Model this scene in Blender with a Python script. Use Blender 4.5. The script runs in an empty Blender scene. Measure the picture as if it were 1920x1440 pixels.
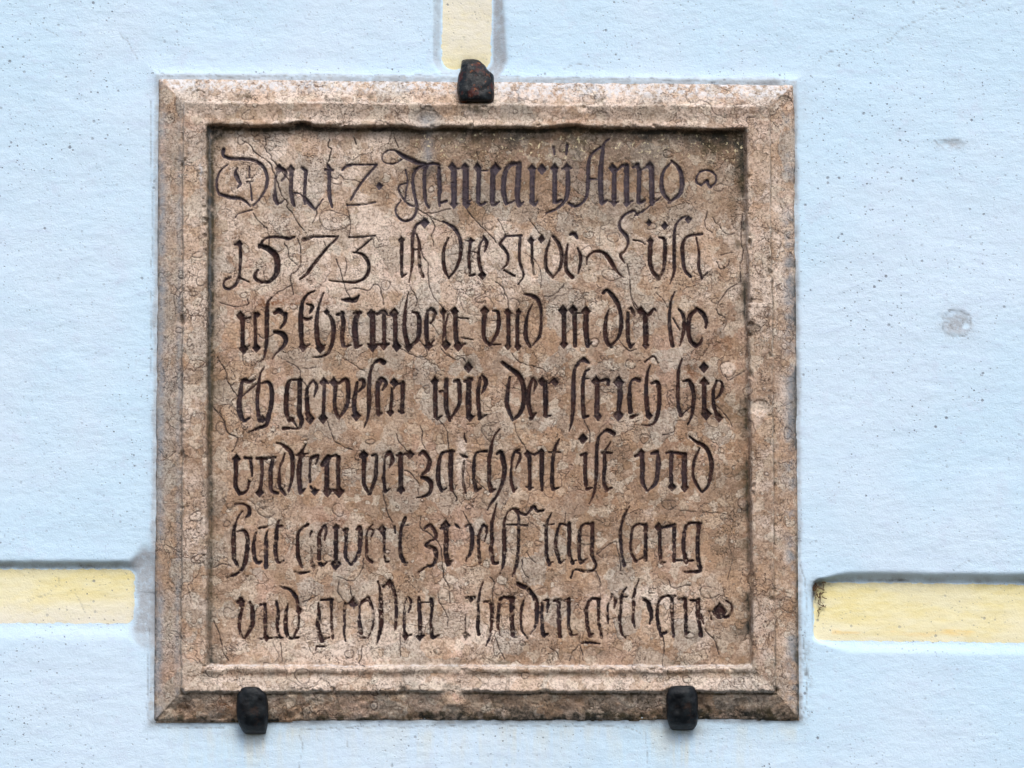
import bpy, math
import numpy as np
from mathutils import Vector

C = bpy.context.scene.collection
PX = 0.0006                     # metres per photograph pixel on the wall
Z0 = 3.0                        # height of the picture centre above the ground
D = 4.0                         # camera distance from the wall
DROP = 0.6                      # camera stands lower than the stone

# ---------------------------------------------------------------- camera, sky, sun
cam_d = bpy.data.cameras.new('camera')
cam = bpy.data.objects.new('camera', cam_d); C.objects.link(cam)
cam.location = (0, -D, Z0 - DROP)
cam.rotation_euler = (math.radians(90), 0, 0)
cam_d.sensor_width = 36; cam_d.lens = 36 * D / (1920 * PX)
cam_d.shift_y = DROP / (1920 * PX)
cam_d.clip_end = 200
bpy.context.scene.camera = cam

SUN_EL, SUN_AZ = 50, 10         # degrees; azimuth measured from straight in front of the wall towards the right
w = bpy.data.worlds.new('World'); bpy.context.scene.world = w; w.use_nodes = True
nt = w.node_tree; bg = nt.nodes['Background']
sky = nt.nodes.new('ShaderNodeTexSky'); sky.sky_type = 'NISHITA'; sky.sun_disc = False
sky.sun_elevation = math.radians(SUN_EL); sky.sun_rotation = math.radians(180 - SUN_AZ)
sky.air_density = 1.0; sky.dust_density = 3.0; sky.ozone_density = 1.0
nt.links.new(sky.outputs[0], bg.inputs[0]); bg.inputs[1].default_value = 0.15
sl = bpy.data.lights.new('sun', 'SUN'); so = bpy.data.objects.new('sun', sl); C.objects.link(so)
sl.energy = 1.35; sl.angle = math.radians(20); sl.color = (1.0, 0.97, 0.92)
el, az = math.radians(SUN_EL), math.radians(SUN_AZ)
sd = Vector((math.cos(el)*math.sin(az), -math.cos(el)*math.cos(az), math.sin(el)))
so.rotation_euler = sd.to_track_quat('Z', 'Y').to_euler(); so.location = sd * 6 + Vector((0, 0, Z0))
vs = bpy.context.scene.view_settings
vs.view_transform = 'Standard'; vs.look = 'None'; vs.gamma = 1; vs.exposure = 0.30

LETTERS = """
@ 400 250 6
D;7-6-7-6 110 170 108 235 195 272 330 275 470 300 560 370 600 470 600 560;6-3 600 560 570 640 520 720 450 800;3-4-5 150 345 85 400 40 490 35 600 60 670;6-7-6-2 60 670 180 708 300 725 370 765 415 815;2-9-7-2 265 375 245 430 275 510 300 560 265 605;3 400 360 402 490;2 365 495 440 490;2 370 537 440 530;3-4 407 540 420 640 428 740;3-2 430 850 340 875 270 900 240 940
e;D 735 385 7;5-4-4 735 390 705 460 690 560 690 640;6-9-8 690 650 690 720 715 775;7-7-4 735 390 790 400 815 450 770 520;4-3 715 775 760 770 790 740
n;D 868 395 7;8 875 400 868 640;8-6 870 640 885 740 905 800;5-7 990 375 1040 410;7-6 1040 410 1025 640 1028 780;3 880 660 960 668 1020 710
y;6-8-4 1030 720 1080 780 1135 850;4-2 1150 840 1230 730
1;6 1285 350 1315 400;5 1255 400 1340 405;8-7-8-4 1300 400 1300 560 1305 700 1335 820
2;5-6-4 1450 400 1500 355 1580 340;4-3-4 1560 340 1700 342 1832 340;4-5-4 1832 345 1690 510 1600 640 1545 740;3-4-3 1500 800 1700 790 1820 765
point;D 1865 580 6
@ 700 250 6
J;3-2-4 320 280 250 325 170 330 105 300 105 230 170 180 250 182;5-9-9-4 250 185 330 240 430 290 500 320 590 332;6 590 340 500 380 455 440 440 540;7-5-3 440 540 455 650 485 790 475 880 430 955 340 975 265 915 250 830 310 745;3-4-3 370 550 300 570 280 620 330 720 400 790 470 815;3 360 400 385 520 365 640 355 760
a;7 600 360 575 430 570 560 580 680;7-4 580 680 590 770 625 830;4-6-4 560 380 620 340 690 330 745 350;6-9-8 735 370 740 500 750 640;8-4 742 640 738 740 745 810;5 750 775 825 752
n;D 885 365 7;11 905 380 905 770;D 905 785 7;3 930 388 1000 383;D 1030 370 7;12 1040 390 1035 760;D 1045 785 7;5-3 1050 775 1100 745
u;D 1170 375 7;9 1188 390 1178 740;6-4 1170 760 1210 795 1260 768;3 1210 410 1285 412;D 1375 390 9;10 1345 410 1340 760;6-3 1340 790 1365 795 1415 760
a;6-9-10-10-8 1640 335 1560 335 1495 400 1470 500 1465 650 1495 780;5-3 1500 780 1540 770 1590 745;10-11-9 1640 335 1630 500 1620 700 1640 800;5-3 1650 800 1690 765
r;D 1785 385 7;10 1790 400 1785 760;7-3 1790 775 1815 795 1850 750;D 1898 390 8
@ 1020 250 5.0526
i;6-3 90 125 100 190;D 100 320 7;9 105 340 100 620;8-4 100 640 125 640 170 620
j;7-4 222 105 210 188;D 218 315 7;3 170 325 262 320;8-9-8-5-3 225 330 225 540 190 640 110 710 20 748
A;3-7-9-10-10-9 620 40 570 90 553 200 535 400 545 640;4-6-8-7-5-6 540 118 450 190 422 290 420 430 408 570 365 645 300 680 240 655;3 430 420 530 425;7-4 550 655 600 622
n;D 650 318 7;9 668 340 665 630;D 665 645 6;3 620 635 705 640;4-6 690 342 750 290;10 783 300 785 640;D 785 650 6;3 760 655 845 630
n;5-8 845 312 890 285;8 880 290 905 335;9-8 905 335 898 630;8-3 895 640 920 645 962 622;3-5 930 332 1000 295;D 1005 295 7;10 1020 315 1025 640;D 1028 645 5
o;4-8-10-8-4 1208 250 1280 320 1310 430 1290 560 1180 650;5-9-6-3 1200 645 1130 550 1115 440 1140 340 1210 262
point;4 1570 500 1625 460 1628 390 1570 345 1490 350 1447 410 1450 455 1490 485;3-5-6 1490 485 1545 440 1560 480 1580 500
@ 400 390 6
1;4 235 398 312 400;D 288 392 6;5-7-6-5 300 410 300 580 287 770;7-5-4 287 770 240 860 170 903 118 880 118 815 190 768;4-2 300 780 400 825
5;8-4-4-5-7-4 515 425 560 350 630 320 760 320 840 335 910 318;9-11-12-11-8-5 520 410 620 455 700 530 718 630 700 740 630 815 540 828;5-7-7-5 540 828 475 790 465 740 495 690
7;9-4 1020 345 1070 330 1110 318;4-4-3 1080 315 1250 312 1400 310;4-5-6-7-3 1395 320 1250 470 1100 660 1040 740 970 795
3;3 1520 320 1650 318 1820 300;3-4-3 1785 330 1690 410 1600 485;3-7-7-5-4-2 1570 490 1670 510 1735 590 1745 690 1700 780 1600 825 1480 825 1300 808
@ 700 390 6
i;D 312 350 6;7 320 370 315 560;6 312 560 320 740;5-3 320 765 370 735
s;D 575 155 8;4-6-7-6-7-4-2 560 135 480 190 445 290 435 400 440 500 430 660 400 830
t;3-6-6 490 290 515 400 512 540;7-6 515 540 525 680 560 765;3 440 460 540 450
d;3-7-7-7-6-4 785 140 900 210 965 310 985 450 960 600 905 710 850 775;3-6-7-8-3 845 330 800 430 785 560 800 680 850 785
i;D 1095 360 5;3 1040 360 1135 355;5-7-5 1090 380 1075 560 1085 720;5 1085 750 1140 740
e;4-7-7-3 1240 310 1275 380 1265 430 1250 480;4-5-7-7 1235 340 1195 420 1185 560 1210 690;D 1225 745 7;2 1100 480 1190 500
g;4 1480 308 1670 300;4-7-6-5-2 1480 320 1430 390 1480 460 1515 530 1505 620 1440 680;6-6-3 1650 310 1645 580 1690 740 1630 850;4 1470 690 1590 755
r;D 1772 355 6;6 1785 370 1785 600;4 1795 600 1805 740;D 1890 340 6
@ 1020 390 5.0526
o;6-8-7-3 85 260 145 340 170 450 150 560 90 645;4-6-7-5 55 310 20 420 20 560 85 650
s;4-9-5 245 245 285 235 315 275;4-7-6-3 320 375 350 470 325 610;4-7-8 225 340 208 450 215 580 270 650
ornament;3-4-5-8-9-5-2 405 525 412 460 470 408 550 408 610 460 665 550 710 610 755 650
L;3-6-4-5-7-8-5-4-6-3 890 62 850 18 770 55 720 120 725 190 785 260 795 330 765 400 725 440 765 510;4-2 865 60 950 15 1030 -50 1110 -110
u;D 1010 305 6;9-9-8-7 1010 320 1005 490 1030 590 1090 660;4-8-8-6-4 1095 270 1145 300 1145 470 1130 590 1090 660;D 995 130 5;D 1145 158 6;4-2 850 295 920 308 960 340
s;D 1370 98 6;3-5-7-7-6-2 1345 70 1280 110 1240 200 1235 450 1235 590 1195 715
a;5-5-8-7-6 1500 240 1380 255 1320 320 1315 430 1335 570 1390 640;3-4-6-6-4 1445 270 1470 420 1470 560 1500 660;3 1505 650 1550 605
@ 400 530 6
u;D 300 362 7;4 330 400 415 385;9-8-9 325 385 325 560 328 730;D 335 735 8;5-3 345 735 400 700;D 495 350 5;7-6-7 465 340 468 520 468 690;D 480 725 7
s;3-7-9-8-8-6-3 650 160 605 230 598 400 598 560 590 700 560 860;4-2 560 850 505 890
z;8-10-5 690 330 735 305 800 360;9-5 810 345 800 430 755 500;6-11-8-4-3 680 545 760 560 810 620 790 700 700 790 660 850
k;4-5-8-10-10-9-7 1130 88 1060 120 1000 210 980 380 985 560 990 700;D 1005 715 7;5-3 1010 725 1080 690;3-8-3 1045 230 1110 260 1080 335;3-7-4 1000 385 1060 405 1105 385
h;3-5-8-10-9 1235 110 1190 230 1160 400 1160 560 1180 700;D 1200 725 8;5-3 1200 725 1255 695;D 1272 320 5;4-9-9-8-7-4-2 1290 345 1340 430 1350 560 1330 680 1290 780 1220 820 1120 835
u;5-8 1385 350 1455 340;8-9-8 1445 330 1460 440 1445 600 1460 700;5-3 1470 715 1545 695;10-12-11 1620 340 1595 430 1590 560 1610 700;4-6 1575 340 1655 325;7-3 1600 720 1670 695;3-9-10-3 1440 180 1510 185 1590 185 1640 130
m;D 1770 340 7;8-9-9 1785 340 1782 540 1785 700;D 1790 710 8;4 1740 685 1860 690;5 1800 350 1900 325
@ 700 530 6
m;4-8-5 40 350 110 310 150 345;8 118 330 120 690;5 0 690 170 685;D 115 700 7;D 232 335 8;9 243 350 245 700;D 260 710 8;3 160 360 230 340;8 0 330 0 700
b;2-5-8-9-9 395 100 370 210 350 400 355 560 390 700;D 395 720 7;4-9-10-8-5 440 320 500 350 515 450 500 620 410 710
e;4-8-4 620 310 655 285 710 340;6-4 690 350 670 410 640 450;6-9-9-8 610 310 595 420 595 560 610 690;D 620 700 7;4 630 705 680 635
n;D 785 320 6;5-4-3 785 330 790 460 780 660;4 840 350 810 480 815 620;D 815 690 8;D 915 315 7;9-9-9 925 320 925 540 945 700;D 955 705 8;4 960 705 1030 680;3 960 385 1070 395;4-2 1000 610 1120 635
v;D 1250 310 8;9-9-8-6 1255 330 1240 480 1250 620 1310 695;3-8-8-7-4 1340 305 1400 320 1410 430 1390 560 1310 700;3 1330 690 1430 685
n;D 1510 320 6;3-4 1475 320 1550 335;8 1520 340 1520 690;D 1515 705 6;D 1635 320 5;7-8 1635 320 1620 420 1620 700;D 1625 710 6
d;3-8-7-5-6-6-3 1690 120 1760 130 1850 180 1885 290 1890 420 1870 590 1790 700;3-4-8-9-6 1790 235 1740 340 1715 500 1720 620 1765 710
@ 1020 530 5.0526
i;D 180 255 8;9 190 280 190 575;D 190 575 7
n;D 275 250 8;9-8 290 280 295 590;3 300 280 370 280;D 400 265 8;10-11-9 400 280 398 450 415 590;6-3 420 590 455 555
d;6-8-9-7-8-8-5-5 560 90 600 65 670 140 715 230 735 360 710 500 635 590;3-7-9-9-6 615 250 590 330 580 450 600 560 640 600
e;3-6-7-3 810 240 830 235 855 290 860 300;6-8-8-7 795 280 795 420 800 540 820 600;6-3 825 600 855 570
r;D 920 262 7;9-10-11-9 960 290 965 450 965 580;D 968 585 6;3-7-3 950 260 990 300 1040 240 1065 260
h;3-5-7-8-8 1240 80 1205 170 1190 330 1200 470 1220 590;4-7-8-6-3 1275 240 1325 310 1325 450 1290 590;3 1225 330 1290 440
o;7-9-9-8-9 1450 245 1385 310 1370 440 1390 540 1440 590;4-10-8-4 1440 230 1510 290 1540 360 1535 420;7-4 1440 595 1480 570 1500 520
@ 400 660 6
c;4-9-6-9-9 465 298 400 325 325 315 300 450 285 560;10-11-8-4 285 560 295 680 340 765 400 735
h;3-5-8-7-7-9 565 160 520 250 505 380 490 520 500 680 520 760;D 550 750 6;4-8-9-9-9-6-3 540 345 610 330 650 400 650 560 620 700 590 810 500 850 390 900;3 480 350 320 490
g;7-3-4-7 880 745 940 850 860 850 780 853;4-4-8-10-9-9-6 990 305 870 310 830 380 815 540 815 660 850 765;7-3 850 765 900 740;9-9-9-10-9-4 970 310 965 540 965 680 990 750 970 840 930 855
e;3-5-7-9-9-10 1120 310 1070 370 1050 430 1050 560 1060 700;D 1085 745 8;3-7-3 1120 310 1160 380 1130 500
w;D 1240 330 7;4 1200 340 1290 345;7-6-8 1245 350 1240 550 1235 710;D 1232 740 8;D 1350 330 7;8-7-8-6 1375 350 1365 480 1365 620 1400 730;5-9-9-8-4 1405 345 1490 300 1515 400 1500 590 1410 745
e;5-8-7-4 1640 310 1680 310 1690 370 1630 440;6-8-9-8 1615 340 1600 430 1580 560 1590 690;D 1605 710 8
s;8-5-6-8-9-8-5-3 1915 120 1860 85 1800 130 1760 250 1750 400 1750 560 1735 720 1695 840
e;6-8-9-6 1890 310 1850 400 1845 560 1850 690;6-3 1850 690 1895 680
@ 700 660 6
e;6-8-7-4 60 310 100 295 140 345 100 420;3-7 60 310 40 400;8-9-9-8 50 340 45 440 45 560 55 690;5-3 60 690 95 675;9-4 120 110 75 80 15 115
n;D 230 335 7;3-7-6-7 205 400 205 500 190 680;4-4-6 225 400 260 360 330 340;9-8-8 330 340 328 480 320 670;D 190 670 6;5 285 660 340 670
w;D 690 325 7;8-9-9-8 698 340 695 540 700 720;6-3 720 745 770 710;9-9-9-6 820 310 818 430 820 620 860 765;3-5 790 430 745 440;6-9-8-7-3 910 325 960 320 970 450 960 590 860 760
i;7-4 1070 160 1075 200;D 1068 165 8;5-9 1020 325 1100 300;10-10-11-10 1075 300 1070 480 1070 700;D 1085 725 7;4 1090 735 1135 715
e;4-9-8-3 1220 250 1265 320 1250 400 1215 465;5-8-8-8 1205 280 1180 420 1180 560 1195 720;6-3 1190 745 1275 700
d;7-9-10-10-9-9-5 1450 110 1560 190 1650 270 1690 400 1690 560 1650 680 1570 760;4-7-9-8-5 1535 275 1510 440 1505 590 1570 760
e;3-7-3 1800 280 1830 350 1805 430;5-8-9-9-7 1790 290 1755 400 1745 560 1775 700;8-3 1775 740 1830 680
@ 1020 660 5.0526
r;D -20 270 7;9-10-9 10 280 15 430 15 590;6-3 20 605 65 595;4-6 50 290 100 250;D 108 285 6
s;5-9 320 95 380 60;9-4 375 60 430 98;5-7-9-9-7-2 340 85 295 150 280 260 280 460 265 640 238 745
t;4-7-8-8-8 430 155 390 190 370 290 368 460 380 590;8-3 380 610 425 600;3 370 240 420 245
r;D 495 270 8;9-10-9 505 280 505 450 500 590;D 512 600 7;4-7-6 520 270 600 255 610 300
i;D 710 280 9;9-10-8 722 290 720 440 705 570;D 705 590 9
c;9-4-6-9-9-9 905 260 860 250 820 290 812 420 820 560;8-3 830 610 890 590
h;3-6-8-9-9 1010 115 980 200 970 330 975 480 990 600;D 1000 595 6;5-9-8-8-8-4-2 1020 290 1080 285 1095 420 1085 560 1050 660 1000 688 930 685;4-2 960 85 1040 35 1085 100
h;3-7-7-7-8 1310 60 1280 160 1270 330 1275 500 1300 590;4-2 1300 595 1350 550 1400 510;4-9-8-8-6-3 1320 270 1380 270 1420 380 1415 500 1400 600 1365 680
i;D 1518 138 8;D 1518 275 7;4 1480 285 1560 292;8-9-9 1520 290 1520 440 1525 570;D 1540 580 9
e;3-5-8-5-3 1640 260 1685 280 1690 350 1650 420 1615 440;5-7-7-7 1640 265 1610 350 1610 480 1640 600;D 1660 615 7
@ 400 795 6
u;D 255 385 7;4 215 385 290 390;9-8-9-7 245 400 250 540 245 680 290 780;7-3 290 780 350 765 395 710
n;6 350 375 420 380;5-6-3 410 380 425 480 430 580;6-4 400 640 380 720
n;6 485 380 600 385;8-6-7 535 385 545 520 525 740;D 515 765 7
d;5 605 380 690 370;7-9-7 665 385 640 520 645 640;9-5 640 640 650 740 720 775
d;3-8-9-8-6-4 710 205 780 230 865 310 890 420 880 600 840 760;3-5-4-7-7-6 800 325 770 420 745 480 735 600 745 700 800 785
t;2-7-10-9-9 1040 215 1000 290 975 390 960 560 975 740;8-3 980 765 1030 725;D 985 340 7;3 930 345 1065 325
e;6-7-3-5-6 1170 350 1100 380 1085 450 1080 560 1085 640;6-3 1175 350 1165 410 1145 450;D 1135 755 6;5-3 1090 700 1130 745 1180 740
n;9-12 1225 450 1290 370;10-9-10 1275 400 1275 560 1270 740;D 1280 755 8;4-6 1290 370 1380 345;9-8-8 1405 370 1400 520 1405 740;D 1410 755 9;4 1280 740 1460 742
v;D 1690 345 8;4 1645 360 1700 350;9-8-8-6 1695 360 1690 540 1695 680 1750 780;4-7-8-7-6 1780 350 1830 345 1830 450 1820 600 1760 780
@ 700 795 6
e;9-3-5-6 180 315 130 370 120 480 115 600;7-6-8 110 600 125 690 130 750;5-3 135 760 185 725;5-9-3 185 315 215 390 180 485
r;9-10-9 305 335 305 520 310 740;4 255 350 330 340;D 310 730 7;4 270 745 345 745;4-3 350 330 460 335;D 410 335 7
z;4-9-7-9-8-5 510 345 560 310 620 380 630 440 600 520 550 560;7-10-8-5-3 540 595 600 610 650 670 630 770 560 810 485 825
a;4-5-8-9-9-7 910 300 820 305 760 340 730 480 730 640 770 745;5-3 770 745 820 715;9-10-9-8 875 305 870 440 870 620 880 730;3-2 880 730 940 830 930 860
i;2-5-3 1025 100 1025 140 1045 195;3-7-4 975 335 1020 355 1055 365;3-6-4-6-3 1020 410 1010 500 1005 590 1015 680 1040 775
c;5-4-6-7-6 1275 300 1200 305 1150 330 1130 450 1130 620;7-8 1130 620 1155 740;6-3 1160 745 1215 715
h;3-4-7-8-8-8-9 1420 50 1350 150 1320 300 1300 420 1305 560 1300 640 1325 740;6-3 1330 740 1375 725;5-10-10-9-7-5-6-3 1390 330 1435 310 1465 420 1475 520 1450 660 1390 800 1320 890 1285 960
e;5-5-4-5-7-6 1640 285 1590 310 1560 400 1550 520 1550 620 1580 750;4-3 1575 750 1615 715;5-6-3 1600 300 1655 350 1600 500
n;D 1735 330 6;9-7-8 1755 350 1760 520 1760 720;3 1720 700 1800 710;5 1760 330 1820 335 1890 300;D 1890 310 6;9 1895 320 1895 560;9-5 1890 560 1900 740
@ 1020 795 5.0526
t;3-7-7-7-8-8 145 140 110 210 85 320 80 440 75 560 90 610;5-3 95 610 135 600;3 45 262 155 262
i;D 370 135 8;5-7 350 290 400 275;8-7-8 395 290 390 440 400 570;8-3 410 610 455 600
s;5-9-8 570 65 610 55 665 85;4-6-7-8-6-5-2 580 60 520 120 500 250 500 400 490 560 470 660 430 755
t;2-5 635 165 585 240;4-5 550 268 640 268;6-8-7-8 575 260 575 400 570 540 595 620;6-3 595 615 645 600
u;5-8 865 300 930 270;D 925 265 6;8-10-9-9-4 930 290 935 420 935 540 980 630;5-8 1020 275 1075 260;4-10-9-8-3 1070 255 1085 320 1080 430 1060 550 985 630
n;4 1160 270 1220 255;8-7-8 1210 270 1205 450 1210 570;D 1215 590 7;6 1220 265 1340 280;10-11-10 1335 285 1330 440 1335 580;D 1335 595 7
d;3-7-8-9-8-6-4 1380 110 1440 160 1530 210 1580 310 1590 420 1560 570 1500 645;4-6-5-6-4 1475 225 1430 330 1415 430 1430 530 1495 640
@ 400 930 6
h;3-4-7-9-9-9-5 325 165 275 230 235 340 220 440 225 600 230 700 270 790;5-3-6-8-3 240 90 320 80 390 120 400 190 350 245;3-7-8-9-8-6-3 260 395 340 385 380 470 375 600 350 750 290 850 150 915
a;5-3 515 355 600 340;4-7-8-7-5 475 400 455 500 450 640 480 740 540 735;3-8-8-9 605 385 590 450 590 600 590 790
t;4-7-8-9-7-3 735 270 710 350 705 470 695 620 730 745 790 720;5 720 340 765 330
g;6-5-7-7-9-6 1060 315 980 370 945 440 945 560 950 680 990 790;5-2 1100 395 1080 460;2-4 1095 560 1110 780;4-5-3 910 850 980 865 1075 850;4 1120 835 1130 780
e;3-6-4 1215 340 1265 340 1250 490;4-8-8-8 1230 340 1190 440 1190 560 1185 700;8-3 1190 760 1225 770 1275 740
w;D 1380 350 6;7-9-8 1380 360 1375 540 1375 730;D 1375 760 9;5-7 1460 380 1500 370;7-7-7-5 1490 370 1490 540 1485 680 1545 770;5-10-8-8-5 1610 370 1650 350 1650 480 1630 650 1550 770
e;3-3-5-6-6-7 1790 320 1740 370 1720 450 1720 560 1725 680 1780 735;3-5-2 1750 360 1795 390 1760 490;4 1900 370 1920 380
@ 700 930 6
r;D 95 370 7;7-5-4-3 115 390 120 500 120 640 130 720;4 130 735 170 735;5-3 235 340 245 410
t;7-7-6-7-8-7 355 245 315 350 300 480 300 600 315 680 360 765;4 360 750 380 745;4-3 320 335 390 325
z;4-7-8-7-3 575 360 630 325 690 390 700 460 650 500;4-8-9-6-4-4 640 500 590 550 680 590 710 670 670 770 600 790 500 860
w;D 810 325 8;4-8 755 360 800 345;9-10-9-10 815 330 820 480 815 620 840 760;8-3 850 740 890 720;3-5-2 920 310 950 340 975 360;3-8-9-8-3 1030 340 1080 320 1110 420 1100 600 1040 725
e;3-6-4 1210 330 1270 340 1275 420;3 1275 420 1250 500;5-6-5-7-6 1240 320 1190 420 1180 520 1185 620 1200 740
l;3-4-7-7-8-8-8-6 1385 80 1360 190 1335 300 1330 400 1335 500 1325 600 1350 740 1400 745
f;4-3-5-8-9-9-6-2 1630 150 1570 140 1510 180 1475 280 1470 400 1475 560 1465 740 1425 870;3-4 1500 315 1640 320
f;5-5-6-6-6-7-3 1600 160 1630 200 1635 300 1635 450 1630 600 1615 740 1570 900;4-6-4-7-6-4 1600 150 1700 205 1740 190 1800 115 1850 165 1915 155;4-3 1640 320 1735 325
@ 1020 930 5.0526
t;3-6-7-7-7-8 70 160 30 250 20 350 25 460 25 560 50 640;6-3 55 630 85 620;3 0 275 95 260
a;4-5-7-7-7 210 270 150 270 115 400 115 500 150 620;5-3 155 630 200 600;8-8-7-8 240 260 240 400 240 540 275 630;4 270 620 305 605
g;5-4-7-8-7-8 470 265 390 260 345 310 335 450 335 560 350 620;7-3 350 630 410 590;8-8-8-7-5-6-3-4 460 260 460 400 455 540 490 640 480 690 400 710 290 695 255 770
l;2-6-5-7-6-6-8 810 95 760 190 740 260 725 330 730 460 740 560 760 650
a;4-5-5-5-6-6 970 270 890 265 845 300 825 400 825 520 870 615;4-3 870 615 935 580;8-7-8 965 270 965 440 965 600
n;D 1085 290 7;8-7-7 1095 300 1100 480 1105 600;7-3 1110 630 1150 625;4-6-7 1110 300 1190 280 1240 270;8-7-7 1235 290 1235 440 1235 610;4 1240 605 1310 605
g;5-5-7-8-7-9 1490 255 1400 250 1345 290 1325 400 1325 500 1350 620;4 1360 615 1415 610;9-7-8-8-9-6-3 1470 260 1460 400 1460 560 1470 640 1480 700 1420 715 1330 715
@ 400 1080 6
v;D 300 285 8;3 260 300 320 300;6-7-7-6-3 330 330 310 400 290 500 295 630 330 690;4-9-9-8-4 410 290 430 350 440 500 410 600 350 695
n;5-4 525 320 580 310;7-7-6 580 315 580 500 580 680;5 520 700 680 690;D 590 690 6;6-7-7-5 705 290 725 400 715 580 740 680;4 700 690 780 690
d;4-6-8-6-4-5-6-3 750 120 830 140 900 190 945 290 945 370 955 430 955 560 890 700;3-7-9-8-6-3 835 310 815 400 810 520 820 640 870 700 960 685;D 965 390 6
g;5 1210 265 1340 260;4-7-9-8-9 1180 300 1185 420 1175 560 1195 660 1220 725;5-3 1225 715 1300 690;7-4-6-5 1325 265 1325 450 1330 560 1340 700;4-3-4 1150 830 1160 790 1260 790
r;7-6-5-5-3 1480 310 1470 420 1475 520 1470 620 1485 730;D 1575 300 9;3 1510 310 1600 310
o;9-5-4-8-8 1735 245 1660 300 1640 380 1640 500 1660 640;4-3 1660 690 1710 690;6-6-5-4-3 1750 260 1790 380 1795 520 1780 600 1740 690
s;3-5-9-9-9-7-4 1850 60 1875 160 1880 280 1885 420 1885 560 1865 660 1835 760
@ 700 1080 6
s;5-7-7-6-6 110 115 185 80 240 200 255 340 255 460;6 255 460 245 600;D 180 75 7
e;3-3-5-5-6-5 385 225 355 300 345 400 345 500 345 600 360 700;5-6-3 395 235 425 290 395 400;D 360 665 6;4 370 665 425 660
n;6-8-8-7 510 240 515 360 525 520 520 680;4 490 680 570 665;D 520 680 6;3 540 295 620 290;8-6-6-8 650 260 660 360 645 500 660 680;6-3 675 695 735 660
s;4-5 1040 240 1135 235;D 1095 255 5;2 1035 430 1030 640;D 1040 665 6;3 1060 670 1085 665
h;3-4-5-5-8-7 1235 55 1200 170 1180 300 1180 440 1175 540 1185 650;3-7-8-6-5-3 1240 290 1310 290 1335 400 1330 530 1305 690 1265 780
a;7-6-6-8-5-3 1580 245 1450 240 1415 320 1405 450 1400 560 1425 660;10-10-9-9 1560 250 1560 400 1560 540 1570 660;3 1570 680 1610 690
d;8-9-9-9-7-3 1630 85 1740 145 1830 270 1840 400 1830 540 1770 650;3-6-5-5-3 1700 245 1665 380 1660 520 1680 620 1735 700
e;6-7 1900 300 1895 400;6-8 1895 400 1905 640
@ 1020 1080 5.0526
e;3-7-3 0 230 40 230 30 340;7-3 0 560 40 545
n;4-7 90 235 150 225;8-7-8-8 140 230 140 350 145 470 150 570;5-7 185 235 240 215;8-7-6-7 235 220 235 340 235 460 260 560;4 265 560 310 550
g;5-5-7-7-7-7 530 215 450 215 405 300 405 400 415 480 440 570;4-3 445 560 465 545;7-6-6-6-5 515 220 520 340 520 440 540 520 545 580;6-3 365 630 440 628 530 640
e;4-4-4-5-3 650 175 610 270 605 340 605 400 610 445;3-7-3 640 170 680 220 665 300
t;3-6-5-7-5-4 785 105 740 170 730 300 720 420 735 530 770 580;3 740 200 790 190
h;2-5-6-7-4-6-3 900 35 870 110 850 220 850 330 845 400 850 440 870 490;5-9-9-6-3 940 215 980 240 1010 320 1020 390 1000 455
a;5-5-5-7-7-6 1240 190 1150 190 1095 230 1075 340 1085 450 1115 565;7 1120 545 1155 530;8-7-6-5 1215 195 1215 330 1220 450 1230 570
n;4-7 1285 215 1335 215;8-7-8 1340 220 1345 360 1345 520;7-4 1350 545 1375 530;5 1390 225 1480 235;9-9-7-9 1465 225 1460 340 1475 450 1490 560;5-3 1490 360 1515 450
point;D 1665 335 13;4-4-6-6-5 1730 230 1775 270 1780 340 1730 385 1680 370;3 1570 330 1590 410
"""
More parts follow.
